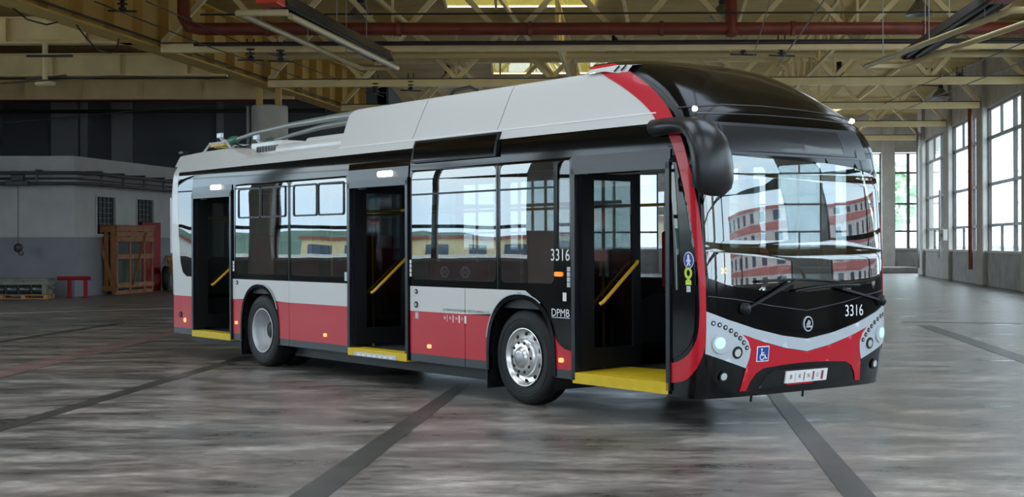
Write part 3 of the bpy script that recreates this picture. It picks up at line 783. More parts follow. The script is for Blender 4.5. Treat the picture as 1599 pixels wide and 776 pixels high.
for f in (.1, .5, .9):
    MB().bar((-.62, -.55 + .49 * f + .03, .02 + 1.26 * f), (.55, -.55 + .49 * f + .03, .02 + 1.26 * f), .06, .09).build('bearer', M_wood2, lp)
tz = thing('black_tyre', (-12.75, 50.95, 0), math.radians(10), 'black tyre standing by the wall below the leaning pallet', 'tyre')
MB().lathe([(.24, -.1), (.4, -.12), (.45, -.08), (.46, 0), (.45, .08), (.4, .12), (.24, .1), (.22, 0), (.24, -.1)], (0, 0, .46), 'x', 28, cap=False).build('tread', mat('old_rubber', (24, 24, 24), .7), tz)

# ------------------------------------------------------------------ the trolleybus
BUS = thing('trolleybus', (1.1282, 15.0591, 0), math.radians(-52.641), 'red, white and black electric city bus with three open doors', 'bus')
def P(name, mb, m, parent=None, **kw): return mb.build(name, m, parent or BUS, **kw)

B_white = mat('bus_white_paint', (206, 205, 201), .35, coat=.25)
B_red = mat('bus_red_paint', (190, 6, 34), .35, coat=.25, spec=.35)
B_redside = B_red
B_black = mat('bus_gloss_black', (6, 6, 7), .08, coat=.0, spec=.32)
B_satin = mat('bus_satin_black', (15, 15, 17), .45, spec=.35)
B_skirt = mat('bus_dark_grey_skirt', (36, 38, 42), .35, coat=.15)
B_silver = mat('bus_silver_grey_paint', (186, 192, 200), .3, coat=.5)
B_grey = mat('bus_slate_grey_panel', (50, 53, 60), .35)
B_head = mat('bus_door_header_black', (24, 26, 31), .25, spec=.4)
B_yel = mat('bus_yellow_step', (216, 182, 20), .55, var=.1, vscale=8)
B_rail = mat('bus_yellow_handrail', (226, 172, 44), .3, coat=.4)
B_rub = mat('bus_tyre_rubber', (15, 15, 16), .65, var=.2, vscale=12)
B_chrome = mat('bus_polished_alloy', (226, 226, 226), .22, metal=.75)
B_steel = mat('bus_wheel_steel', (186, 188, 190), .42, metal=.3)
B_int = mat('bus_interior_dark_grey', (38, 38, 42), .6)
B_intl = mat('bus_interior_light_grey', (120, 122, 126), .6)
B_floor = mat('bus_floor_lino', (58, 60, 64), .5, var=.2, vscale=30)
B_seat = mat('bus_red_seat_cloth', (134, 20, 36), .7)
B_seatp = mat('bus_white_seat_print', (216, 190, 190), .7)
B_amber = mat('bus_amber_lens', (240, 130, 20), .25, emit=(255, 130, 20), estr=.5)
B_pinkl = mat('bus_pale_amber_marker', (255, 176, 120), .25, emit=(255, 170, 90), estr=.8)
B_lampw = mat('bus_white_lamp', (250, 250, 240), .2, emit=(255, 252, 240), estr=3.0)
B_headl = mat('bus_headlamp_lens', (200, 235, 225), .1, emit=(190, 255, 225), estr=.3)
B_glass = glass('bus_side_glass', (.30, .33, .34), 2.6, wave=.10)
B_wind = glass('bus_windscreen_glass', (.5, .55, .55), 2.6, wave=.05)
B_dglass = glass('bus_door_glass', (.42, .46, .45), 1.9)
B_dark_glass = glass('bus_dark_tinted_glass', (.12, .13, .14), 1.8)
B_print = mat('white_print', (232, 232, 232), .5)
B_printk = mat('navy_print', (40, 44, 58), .5)
B_blue = mat('sign_blue', (20, 60, 150), .4)
B_lime = mat('sign_lime', (196, 214, 60), .4)
B_pole = mat('trolley_pole_grey', (150, 154, 152), .35, metal=.3)
B_ins = mat('green_insulator', (60, 120, 96), .4)
B_gold = mat('ochre_hook_paint', (196, 160, 60), .45)

SHIFT = smooth_tab([(.25, -.08), (.5, -.03), (.8, 0), (1.1, 0), (1.4, -.006), (1.8, -.024), (2.2, -.055), (2.6, -.115), (2.87, -.27), (3.0, -.41), (3.15, -.6), (3.3, -.86), (3.42, -1.13), (3.5, -1.5), (3.55, -2.0), (3.58, -2.6)])
WID = smooth_tab([(.25, 1.275), (1.6, 1.275), (2.3, 1.275), (2.55, 1.268), (2.75, 1.245), (2.87, 1.2), (3.0, 1.14), (3.2, 1.05), (3.35, .97), (3.45, .88), (3.52, .7), (3.58, .3)])
X0, DD, NN, LW = 2.44, .24, 3.4, 1.025
DEP = smooth_tab([(.2, .24), (2.5, .24), (2.8, .27), (3.0, .38), (3.2, .55), (3.4, .72), (3.6, .8)])
_T = []
def _arc():
    pts = [(math.cos(math.pi / 2 * i / 400) ** (2 / NN), math.sin(math.pi / 2 * i / 400) ** (2 / NN)) for i in range(401)]
    s = 0; _T.append((0,) + pts[0])
    for a, b in zip(pts, pts[1:]):
        s += math.hypot((b[0] - a[0]) * DD, (b[1] - a[1]) * 1.275); _T.append((s,) + b)
_arc()
SC = _T[-1][0]
def curve(s):
    a = abs(s)
    if a >= SC: cx, cy = -(a - SC) / DD, 1.
    else:
        lo, hi = 0, len(_T) - 1
        while hi - lo > 1:
            k = (lo + hi) // 2
            if _T[k][0] <= a: lo = k
            else: hi = k
        A, B = _T[lo], _T[hi]; t = (a - A[0]) / max(B[0] - A[0], 1e-9)
        cx = A[1] + (B[1] - A[1]) * t; cy = A[2] + (B[2] - A[2]) * t
    return cx, (cy if s >= 0 else -cy)
def M0(s, z):
    cx, cy = curve(s)
    D = interp(DEP, z)
    return Vector((X0 + DD + interp(SHIFT, z) - (D * (1 - cx) if cx > 0 else D - DD * cx), interp(WID, z) * cy * (LW if s > 0 else 1), z))
def s_of_x(x, z):
    lo, hi = 0.0, 6.0
    for _ in range(40):
        m_ = (lo + hi) / 2
        if M0(-m_, z).x > x: lo = m_
        else: hi = m_
    return lo
def FM(s, z, d=0.):
    p = M0(s, z)
    if d == 0: return p
    e = .012
    n = (M0(s + e, z) - M0(s - e, z)).cross(M0(s, z + e) - M0(s, z - e))
    return p + n.normalized() * d
def SR(x, z, d=0.): return Vector((x, -(interp(WID, z) + d), z))
def SL(x, z, d=0.): return Vector((x, interp(WID, z) * LW + d, z))
CV = [2.4, 2.5, 2.58, 2.66, 2.74, 2.8]
FU = frange(-1.7, 1.7, .05); FV = frange(.3, 3.5, .1)
def front(name, polys, m, off, parent=None, th=.012, cu=FU, cv=FV, **kw): return panel2d(name, polys, FM, m, parent or BUS, off, th, cu, cv, **kw)
def mir(pl): return [(-x, z) for x, z in pl]
def side(name, polys, m, off=0., parent=None, th=.02, mp=SR, cv=(), cu=(), **kw): return panel2d(name, polys, mp, m, parent or BUS, off, th, cu, cv, **kw)

# --- lower side bands, right side (doors) -------------------------------------------------------
def arch(xc, a, b, zc=.5, z_end=None, n=20, pw=.86):
    """arch outline from rear foot over the top to front foot"""
    pts = [(xc - a, z_end if z_end is not None else zc)] if z_end is not None else []
    for k in range(n + 1):
        t = math.pi * (1 - k / n)
        c, s_ = math.cos(t), math.sin(t)
        pts.append((xc + a * (abs(c) ** pw) * (1 if c > 0 else -1), zc + b * abs(s_) ** pw))
    if z_end is not None: pts.append((xc + a, z_end))
    return pts
AF = dict(xc=-.05, a=.56, b=.62); AR = dict(xc=-5.9, a=.545, b=.6)
ZB, ZR1, ZW, ZT = .33, .42, .905, 1.19
def cut_arch(z_lo, z_hi, A, side_):
    """arch points between two heights on one side, bottom to top"""
    pts = [p for p in arch(**A, n=40) if (p[0] < A['xc']) == (side_ < 0)]
    pts = sorted([p for p in pts if z_lo < p[1] < z_hi], key=lambda p: p[1])
    def at(z):
        if z <= .5: return (A['xc'] + side_ * A['a'], z)
        ps = sorted([p for p in arch(**A, n=160) if (p[0] < A['xc']) == (side_ < 0)], key=lambda p: abs(p[1] - z)); return (ps[0][0], z)
    return [at(z_lo)] + pts + [at(z_hi)]
def sidebands(mp, left=False):
    def pan(n, pl, m, off=0.): side(n, [pl], m, off, mp=mp)
    for (z0, z1, m, nm) in ((ZB, ZR1, B_skirt, 'skirt_panel'), (ZR1, ZW, B_red, 'red_panel')):
        spans = [(-8.75, -8.07), (-6.72, 'R-'), ('R+', -5.055), (-5.045, -3.52), (-2.13, -1.045), (-1.035, 'F-')]
        if left: spans = [(-8.75, -8.0), (-7.99, 'R-'), ('R+', -5.055), (-5.045, -3.2), (-3.19, -1.045), (-1.035, 'F-'), ('F+', 2.2)]
        elif nm == 'skirt_panel': spans.append(('F+', .79))
        for a, b in spans:
            if b == 'R-': c = cut_arch(z0, z1, AR, -1); pl = [(a, z0)] + c + [(a, z1)]
            elif b == 'F-': c = cut_arch(z0, z1, AF, -1); pl = [(a, z0)] + c + [(a, z1)]
            elif a == 'R+': c = cut_arch(z0, z1, AR, 1); pl = c + [(b, z1), (b, z0)]
            elif a == 'F+': c = cut_arch(z0, z1, AF, 1); pl = c + [(b, z1), (b, z0)]
            else: pl = rect(a, z0, b, z1)
            pan(nm, pl, m)
    # white band
    topR = [p for p in arch(**AR, n=40) if p[1] > ZW]; topF = [p for p in arch(**AF, n=40) if p[1] > ZW]
    pan('white_panel', [(-6.72 if not left else -8.7, ZW)] + topR + [(-5.055, ZW), (-5.055, ZT), (-6.72 if not left else -8.7, ZT)], B_white)
    pan('white_panel', rect(-5.045, ZW, -3.52 if not left else -1.045, ZT), B_white)
    if not left:
        pan('white_panel', rect(-2.13, ZW, -1.045, ZT), B_white)
        pan('white_panel', [(-1.035, ZW)] + topF + [(.42, .915), (.34, 1.0), (.2, 1.1), (.1, 1.155), (.03, ZT), (-1.035, ZT)], B_white)
        c = cut_arch(ZR1, .9, AF, 1)
        pan('red_panel', c + [(.44, .905), (.465, .84), (.49, .78), (.53, .71), (.59, .66), (.66, .625), (.79, .605), (.79, ZR1)], B_red)
        pan('black_side_panel', [(.44, .905), (.465, .84), (.49, .78), (.53, .71), (.59, .66), (.66, .625), (.79, .605), (.79, ZT), (.03, ZT), (.1, 1.155), (.2, 1.1), (.34, 1.0), (.42, .915)][::-1], B_black, -.002)
    else:
        pan('white_panel', [(-1.035, ZW)] + topF + [(2.2, ZW), (2.2, ZT), (-1.035, ZT)], B_white)
sidebands(SR); sidebands(SL, True)
# rear corner panel with the small window cut out
RC = [(-8.75, ZW), (-8.07, ZW), (-8.07, 1.2), (-8.28, 1.2), (-8.42, 1.26), (-8.5, 1.4), (-8.56, 1.8), (-8.62, 2.78), (-8.8, 2.78), (-8.82, 1.8)]
side('rear_corner_panel', [RC], B_white, .0, cv=CV)
side('rear_side_glass', [[(-8.07, 1.2), (-8.28, 1.2), (-8.42, 1.26), (-8.5, 1.4), (-8.56, 1.8), (-8.62, 2.78), (-8.07, 2.78)]], B_dark_glass, -.002, cv=CV)
# wheel arch lips and housings
for A in (AF, AR):
    for mp, sg in ((SR, -1), (SL, 1)):
        o = arch(A['xc'], A['a'] + .025, A['b'] + .03, z_end=.34, n=28); i_ = arch(A['xc'], A['a'] - .02, A['b'] - .02, z_end=.34, n=28)
        side('wheel_arch_lip', [o + i_[::-1]], B_black, .012, mp=mp, th=.05)
        fl = MB(); pts = arch(A['xc'], A['a'] - .02, A['b'] - .02, z_end=.2, n=20)
        vs = [(x, sg * 1.26, z) for x, z in pts] + [(x, sg * .72, z) for x, z in pts]; n = len(pts)
        fl.add(vs, [(k, k + 1, n + k + 1, n + k) for k in range(n - 1)] + [tuple(range(n, 2 * n))], False)
        P('wheel_housing', fl, B_satin)
side('arch_trim_line', [q for q in stroke([(x, z) for x, z in arch(AF['xc'], AF['a'] + .03, AF['b'] + .035, n=28) if z > .62 and x < .3], .012)], B_silver, .017, th=.004)
side('arch_trim_line', [q for q in stroke([(x, z) for x, z in arch(AR['xc'], AR['a'] + .03, AR['b'] + .035, n=28) if z > .75 and x > AR['xc'] - .1], .012)], B_silver, .017, th=.004)

# --- upper black band, window surrounds and glass ------------------------------------------------
WIN = [(-6.64, -5.08, 'h'), (-5.02, -3.56, 'h'), (-2.1, -.47, None), (-.4, .5, None)]
Z0G, Z1G = 1.27, 2.5
side('upper_black_band', [rect(-8.07, 2.53, -6.72, 2.78), rect(-6.72, 2.53, -3.52, 2.78), rect(-3.52, 2.58, -2.13, 2.78), rect(-2.13, 2.53, .8, 2.78), rect(.8, 2.52, 2.2, 2.78)], B_black, 0., cv=CV)
side('window_surround', [[rect(-6.72, ZT, -3.52, 2.53)] + [rrect(a, Z0G, b, Z1G, .06) for a, b, h in WIN[:2]]], B_black, .0, cv=CV)
side('window_surround', [[rect(-2.13, ZT, .79, 2.53)] + [rrect(a, Z0G, b, Z1G, .06) for a, b, h in WIN[2:]] + [rrect(.56, 1.62, .75, 2.5, .03)]], B_black, .0, cv=CV)
side('quarter_glass', [rrect(.56, 1.62, .75, 2.5, .03)], B_dark_glass, -.003, cv=CV, th=.006)
for a, b, h in WIN:
    w = side('side_window', [rrect(a - .01, Z0G - .01, b + .01, Z1G + .01, .06)], B_glass, -.004, th=.006, cv=CV)
    if h:
        x0 = a + (b - a) * .06; xm = a + (b - a) * .5; x1 = b - .06
        for u0, u1 in ((x0, xm - .01), (xm + .01, x1)):
            rr = rrect(u0, 2.04, u1, 2.46, .04); inn = rrect(u0 + .022, 2.062, u1 - .022, 2.438, .03)
            side('hopper_frame', [[rr, inn]], B_satin, .006, w, .012, cv=CV)
    else:
        side('hopper_frame', [rect(a, 2.23, b, 2.25)], B_satin, .004, w, .01)
for x in (-5.05, -.435): side('window_seam', [rect(x - .006, ZT, x + .006, 2.53)], B_satin, .004, th=.004, cv=CV)
# white roof gutter rail
side('roof_gutter', [[(-8.78, 2.78), (2.02, 2.78), (1.94, 2.88), (-8.74, 2.88)]], B_white, .006, cv=CV + [2.84])
side('roof_gutter', [[(-8.78, 2.78), (2.02, 2.78), (1.94, 2.88), (-8.74, 2.88)]], B_white, .006, mp=SL, cv=CV + [2.84])
# left side upper: surround and glass
LWIN = [(-8.5, -7.0), (-6.9, -5.4), (-5.3, -3.7), (-3.6, -2.0), (-1.9, -.4), (-.3, 1.0), (1.15, 2.1)]
side('window_surround', [[rect(-8.75, ZT, 2.2, 2.78)] + [rrect(a, Z0G, b, Z1G, .06) for a, b in LWIN]], B_black, 0., mp=SL, cv=CV)
for a, b in LWIN: side('side_window', [rrect(a - .01, Z0G - .01, b + .01, Z1G + .01, .06)], B_glass, -.004, th=.006, mp=SL, cv=CV)

# --- destination display on the side roof edge
dsp = side('side_display', [rect(-2.07, 2.6, -.44, 2.86)], B_satin, .035, th=.08, cv=CV)
side('display_glass', [rect(-2.03, 2.625, -.48, 2.835)], B_black, .038, dsp, .01, cv=CV)

# --- roof -----------------------------------------------------------------------------------------
def roof():
    m = MB(); prof = [(-1.2, 2.88), (-1.0, 2.93), (-.5, 2.96), (.5, 2.96), (1.0, 2.93), (1.23, 2.88)]
    xs = [-8.75, 1.0]
    vs = [(x, y, z) for x in xs for y, z in prof]; n = len(prof)
    m.add(vs, [(k, k + 1, n + k + 1, n + k) for k in range(n - 1)], True)
    P('roof_skin', m, B_white)
roof()
def fairing():
    prof = [(-1.195, 2.885), (-1.14, 3.0), (-1.05, 3.2), (-.99, 3.32), (-.955, 3.37), (-.88, 3.395), (-.5, 3.42), (.5, 3.42), (.88, 3.395), (.955, 3.37), (.99, 3.32), (1.05, 3.2), (1.14, 3.0), (1.22, 2.885)]
    n = len(prof)
    def section(name, xa, xb):
        m = MB(); vs = []
        for f in (xa, xb): vs += [(f(z), y, z) for y, z in prof]
        m.add(vs, [(k, k + 1, n + k + 1, n + k) for k in range(n - 1)], True)
        return m
    xr = lambda z: -3.88 - .1 * max(0, (z - 2.9)) / .5 + (.07 if z > 3.35 else 0)
    fr = lambda z: interp([(2.8, 1.98), (2.9, 1.86), (3.15, 1.42), (3.38, .9), (3.5, .7)], z) + .03
    cuts = [xr, lambda z: -2.2, lambda z: -.55, fr]
    for a, b in zip(cuts, cuts[1:]):
        o = P('roof_fairing', section('f', (lambda z, a=a: a(z) + .004), (lambda z, b=b: b(z) - .004)), B_white)
    e = MB(); e.add([(xr(z) + .01, y, z) for y, z in prof], [tuple(range(n))]); P('fairing_end', e, B_white)
fairing()
side('fairing_bead', [rect(-3.86, 2.875, 1.92, 2.887)], B_print, .01, th=.02)
# rear spoiler cover
def spoiler():
    tab = [(-8.86, 3.03), (-8.8, 3.06), (-8.0, 3.085), (-7.2, 3.09), (-7.0, 3.07), (-6.8, 3.01), (-6.5, 2.945), (-6.2, 2.9)]
    m = MB(); vs = []
    for x, z in tab: vs += [(x, -1.2, 2.875), (x, -1.13, z - .02), (x, -.98, z), (x, .98, z), (x, 1.13, z - .02), (x, 1.22, 2.875)]
    fs = []
    for i in range(len(tab) - 1):
        for k in range(5): fs.append((6 * i + k, 6 * i + k + 1, 6 * i + 7 + k, 6 * i + 6 + k))
    fs.append((0, 1, 2, 3, 4, 5)); m.add(vs, fs)
    autosmooth(P('rear_roof_cover', m, B_white), 30)
spoiler()
bx = P('resistor_box', MB().box((-6.98, -.85, 2.95), (-6.05, -.1, 3.14), .01), B_white)
for k in range(8): P('vent_slot', MB().box((-6.8 + k * .085, -.857, 3.0), (-6.74 + k * .085, -.849, 3.08)), B_satin, bx)
P('roof_hump', MB().box((-6.0, -1.0, 2.9), (-3.95, .9, 3.06), .06), B_white)
P('roof_hump', MB().box((-5.3, -.9, 3.0), (-3.95, .8, 3.12), .05), B_white)
# trolley poles lying rearwards, contact heads in their hooks
for y0, y1, nm in ((-.32, -.22, 'near'), (.32, .22, 'far')):
    pole = P('trolley_pole', MB().tube([(-3.6, y1, 3.4), (-4.6, y1, 3.45), (-5.6, y1 * 1.1, 3.45), (-6.9, y1 * 1.2, 3.43), (-7.9, y0, 3.38), (-8.75, y0, 3.3)], [.062, .06, .05, .042, .034, .03], 10), B_pole)
    P('insulating_sleeve', MB().tube([(-8.5, y0, 3.325), (-8.66, y0, 3.31), (-8.8, y0, 3.3)], [.05, .075, .05], 10), B_ins, pole)
    P('contact_head', MB().tube([(-8.8, y0, 3.3), (-9.0, y0, 3.33), (-9.12, y0, 3.4)], [.03, .03, .025], 8).box((-9.2, y0 - .025, 3.38), (-9.04, y0 + .025, 3.46), .01), B_silver, pole)
    P('tie_rope', MB().tube([(-8.7, y0, 3.28), (-8.4, y0 + .05, 3.2), (-8.0, y0 + .08, 3.22), (-7.6, y0 + .06, 3.12)], .012, 5), B_satin, pole)
hkb = P('pole_hook_frame', MB().tube([(-8.85, -.75, 3.08), (-8.9, -.6, 3.26), (-8.9, .6, 3.26), (-8.85, .75, 3.08)], .022, 8).tube([(-8.88, -.2, 3.08), (-8.9, -.2, 3.27)], .022, 8).tube([(-8.88, .2, 3.08), (-8.9, .2, 3.27)], .022, 8).tube([(-8.9, -.6, 3.26), (-8.3, -.6, 3.26), (-8.1, -.6, 3.1)], .02, 8), B_silver)
P('hook_plate', MB().box((-8.95, -.5, 3.2), (-8.85, -.3, 3.23), .005).box((-8.9, -.62, 3.2), (-8.35, -.58, 3.25), .005), B_gold, hkb)
P('hook_plate', MB().box((-8.95, .3, 3.2), (-8.85, .5, 3.23), .005), B_gold, hkb)
P('roof_camera', MB().box((-8.95, -1.1, 3.08), (-8.8, -1.0, 3.13), .01).tube([(-8.85, -1.05, 3.08), (-8.85, -1.05, 3.0)], .02, 6), B_satin)
P('roof_cable', MB().tube([(-2.0, -.8, 3.4), (-1.9, -.8, 3.46), (-1.6, -.8, 3.47), (-1.45, -.8, 3.41)], .02, 6), B_satin)

# --- rear end -------------------------------------------------------------------------------------
P('rear_wall', MB().add([(-8.85, -1.2, .45), (-8.85, 1.23, .45), (-8.95, 1.23, 1.0), (-8.95, -1.2, 1.0), (-8.86, -1.18, 2.3), (-8.86, 1.2, 2.3), (-8.78, -1.14, 2.88), (-8.78, 1.16, 2.88)], [(0, 1, 2, 3), (3, 2, 5, 4), (4, 5, 7, 6)]), B_white)
P('rear_corner', MB().add([(-8.76, -1.276, .42), (-8.76, -1.276, 1.0), (-8.82, -1.27, 1.8), (-8.8, -1.245, 2.78), (-8.85, -1.2, .45), (-8.95, -1.2, 1.0), (-8.86, -1.19, 2.3), (-8.78, -1.14, 2.88)], [(0, 1, 5, 4), (1, 2, 6, 5), (2, 3, 7, 6)], True), B_white)
P('rear_bumper', MB().add([(-8.75, -1.275, .36), (-8.75, -1.275, .46), (-8.92, -1.16, .42), (-8.92, -1.16, .9), (-8.92, 1.2, .42), (-8.92, 1.2, .9), (-8.8, -1.27, .93)], [(0, 1, 6, 3, 2), (2, 3, 5, 4)]), B_skirt)
side('rear_reflector', [circle(-8.5, .62, .045, 16)], B_satin, .015, th=.015)
side('rear_marker', [circle(-8.33, .54, .035, 14)], B_pinkl, .015, th=.015)
P('rear_corner_lamp', MB().tube([(-8.84, -1.26, 1.55), (-8.84, -1.26, 2.4)], .03, 8), B_silver)

# --- underbody and interior shell ------------------------------------------------------------------
P('chassis', MB().box((-8.7, -1.0, .2), (-6.5, 1.0, .38)).box((-5.3, -1.05, .18), (-.65, 1.25, .38)).box((.55, -1.1, .29), (2.4, 1.2, .36)).box((-6.6, -.6, .2), (-5.2, .6, .4)).box((-.7, -.7, .2), (.6, .7, .4)), B_satin)  # boxes made low and wide to block light under the bus
P('floor_deck', MB().box((-8.7, -1.2, .36), (-6.5, 1.2, .4)).box((-6.5, -.7, .36), (-5.3, .7, .4)).box((-5.3, -1.2, .36), (-.62, 1.2, .4)).box((-.62, -.7, .36), (.55, .7, .4)).box((.55, -1.2, .36), (2.3, 1.2, .4)), B_floor)
P('ceiling_lining', MB().box((-8.7, -1.18, 2.5), (2.2, 1.2, 2.54)), B_intl)
P('left_lower_lining', MB().box((-8.7, 1.2, .36), (2.2, 1.24, 1.26)), B_int)
for a, b in ((-6.72, -3.52), (-2.13, .79)):
    P('right_lower_lining', MB().box((a, -1.235, 1.0), (b, -1.2, 1.26)), B_int)
for a, b in ((-5.35, -3.52), (-2.13, -.62)):
    P('right_lower_lining', MB().box((a, -1.235, .38), (b, -1.2, 1.0)), B_int)
P('rear_engine_bay', MB().box((-8.7, -.1, .4), (-7.4, 1.2, 1.5), .03), B_int)
P('light_strip', MB().box((-8, -.62, 2.47), (1.2, -.5, 2.5), .01).box((-8, .5, 2.47), (1.2, .62, 2.5), .01), mat('bus_saloon_lamp', (200, 205, 205), .4))

# seats
def seat(x, y, z, rz):
    s = P('passenger_seat', MB().box((-.22, -.22, .38), (.22, .22, .45), .03).box((-.05, -.15, 0), (.05, .15, .38), .01), B_seat)
    P('backrest', MB().box((-.26, -.22, .42), (-.2, .22, 1.06), .03), B_seat, s)
    s.location = (x, y, z); s.rotation_euler = (0, 0, rz)
    return s
seat0 = seat(-4.9, .95, .4, 0)
for x, y, z, r in ((-4.1, .95, .4, 0), (-4.9, .5, .4, 0), (-6.1, .95, .75, 0), (-5.6, .95, .75, math.pi), (-7.0, .95, .7, 0), (-1.4, .95, .4, 0), (-.7, .95, .55, 0), (.2, .95, .75, 0), (-2.3, .95, .4, 0),
                   (-5.0, -.95, .4, 0), (-4.3, -.95, .4, math.pi), (-1.55, -.98, .4, 0), (-.95, -.98, .5, math.pi), (.1, -.95, .75, 0), (-6.1, -.95, .75, 0)):
    s = copy_tree(seat0, BUS); s.location = (x, y, z); s.rotation_euler = (0, 0, r)
# saloon bulkhead behind the windows, red with white emblem prints
bk = P('red_bulkhead', MB().box((-1.85, -1.19, 1.24), (-.7, -1.16, 1.47), .01), B_seat)
for x in (-1.55, -1.15):
    panel2d('white_emblem', [q for q in stroke(circle(x, 1.36, .085, 6, .06), .022, True)] + stroke([(x - .03, 1.33), (x - .03, 1.39)], .018) + stroke([(x + .03, 1.33), (x + .03, 1.39)], .018) + stroke([(x - .03, 1.36), (x + .03, 1.36)], .016), lambda u, v, d: Vector((u, -1.191 - d, v)), B_seatp, bk, .003, .004, smooth=False)
# poles
for x, y in ((-6.6, -.75), (-5.1, -.6), (-3.55, -.9), (-2.1, -.9), (-3.4, .6), (-1.0, -.55), (.6, -.7), (-1.9, .55), (.75, .5)):
    P('grab_pole', MB().tube([(x, y, .4), (x, y, 2.5)], .018, 8), B_rail)
for y in (-.55, .55): P('ceiling_rail', MB().tube([(-8, y, 2.1), (.7, y, 2.1)], .018, 8), B_rail)
# driver's cab
P('cab_partition', MB().box((1.1, .1, .4), (1.15, 1.2, 1.5), .01).box((1.1, .1, 1.5), (1.14, .15, 2.45)), B_int)
P('cab_door', MB().box((1.15, .08, .5), (2.0, .12, 1.35), .01), B_int)
ds = P('driver_seat', MB().box((1.4, .4, .75), (1.85, .9, .88), .04).box((1.5, .5, .4), (1.75, .8, .75)), B_satin)
P('backrest', MB().box((1.32, .42, .85), (1.44, .88, 1.62), .05), B_seat, ds)
P('headrest', MB().box((1.34, .53, 1.64), (1.43, .77, 1.86), .04), B_seat, ds)
db = P('dashboard', MB().box((2.02, -1.1, .4), (2.45, 1.1, 1.12), .05).box((1.95, .2, 1.05), (2.3, 1.1, 1.3), .05), B_int)
st = MB(); st.tube([Vector((1.88, .65, 1.22)) + Vector((math.cos(t) * .09, math.sin(t) * .22, math.cos(t) * -.0 + math.cos(t) * .2)) for t in [2 * math.pi * k / 24 for k in range(25)]], .016, 6, cap=False)
P('steering_wheel', st.tube([(1.88, .65, 1.22), (2.1, .65, 1.05)], .03, 8).bar((1.88, .44, 1.22), (1.88, .86, 1.22), .02, .04), B_satin, db)
P('ticket_reader', MB().box((1.9, -.2, 1.1), (1.98, .0, 1.4), .02).tube([(1.94, -.1, .4), (1.94, -.1, 1.1)], .03, 8), B_satin)
P('cab_glass', MB().box((1.16, .095, 1.36), (2.0, .105, 2.3)), B_dglass)

# --- doors -----------------------------------------------------------------------------------------
DOORS = [(-8.05, -6.73, 'rear'), (-3.51, -2.15, 'middle'), (.8, 2.19, 'front')]
for (a, b, nm) in DOORS:
    zt = 2.42 if nm != 'front' else 2.41
    fr = P('door_frame', MB().box((a, -1.3, ZB), (a + .055, -1.1, zt)).box((b - .05, -1.3, ZB), (b, -1.1, zt)).box((a, -1.3, zt - .06), (b, -1.1, zt + .03)), B_head, label='dark grey frame of the %s door opening' % nm)
    side('header_panel', [rect(a, zt + .03, b, 2.53 if nm != 'middle' else 2.58)], B_head, .012, fr, .03, cv=CV)
    if nm != 'front':
        lm = P('door_lamp', MB().box((b - .62, -1.33, zt + .05), (b - .32, -1.28, zt + .12), .02), B_lampw, fr)
    # step
    y1 = -1.02 if nm != 'front' else -.5
    if nm == 'front':
        stp = P('door_step', MB().add([(a + .02, -1.3, .3), (b - .02, -1.3, .3), (a + .02, -1.3, .405), (b - .02, -1.3, .405), (a + .02, -.62, .425), (b - .02, -.4, .425)], [(0, 1, 3, 2), (2, 3, 5, 4)]), B_yel, fr)
    else:
        stp = P('door_step', MB().box((a + .02, -1.31, .31), (b - .02, -1.1, .405), .008), B_yel, fr)
    if nm == 'middle':
        P('ramp_grip', MB().box((a + .2, -1.33, .315), (b - .22, -1.3, .365), .006), B_silver, stp)
        for k in range(7): P('grip_slot', MB().box((a + .28 + k * .12, -1.334, .325), (a + .36 + k * .12, -1.329, .35)), B_print, stp)
    # leaves swung inwards, at right angles to the side
    for xe, sg in ((a + .075, 1), (b - .075, -1)):
        lf = P('door_leaf', MB().box((xe - .022, -1.24, .44), (xe + .022, -1.08, 2.4)).box((xe - .022, -.56, .44), (xe + .022, -.46, 2.4)).box((xe - .022, -1.08, .44), (xe + .022, -.56, .64)).box((xe - .022, -1.08, 2.3), (xe + .022, -.56, 2.4)), B_satin)
        P('door_glass', MB().box((xe - .006, -1.09, .62), (xe + .006, -.55, 2.31)), B_dglass, lf)
        P('door_handrail', MB().tube([(xe + sg * .04, -1.03, 1.07), (xe + sg * .06, -1.0, 1.09), (xe + sg * .06, -.55, 1.47), (xe + sg * .04, -.52, 1.49)], .019, 10), B_rail, lf)
        P('hinge_arm', MB().bar((xe, -1.2, 2.36), (xe + sg * .25, -.8, 2.42), .03, .03), B_steel, lf)
# ceiling arm in the front doorway
P('door_actuator', MB().tube([(1.75, -.85, 2.4), (1.62, -.7, 2.0)], .016, 8).box((.9, -.95, 2.36), (2.1, -.7, 2.46), .02), B_steel)

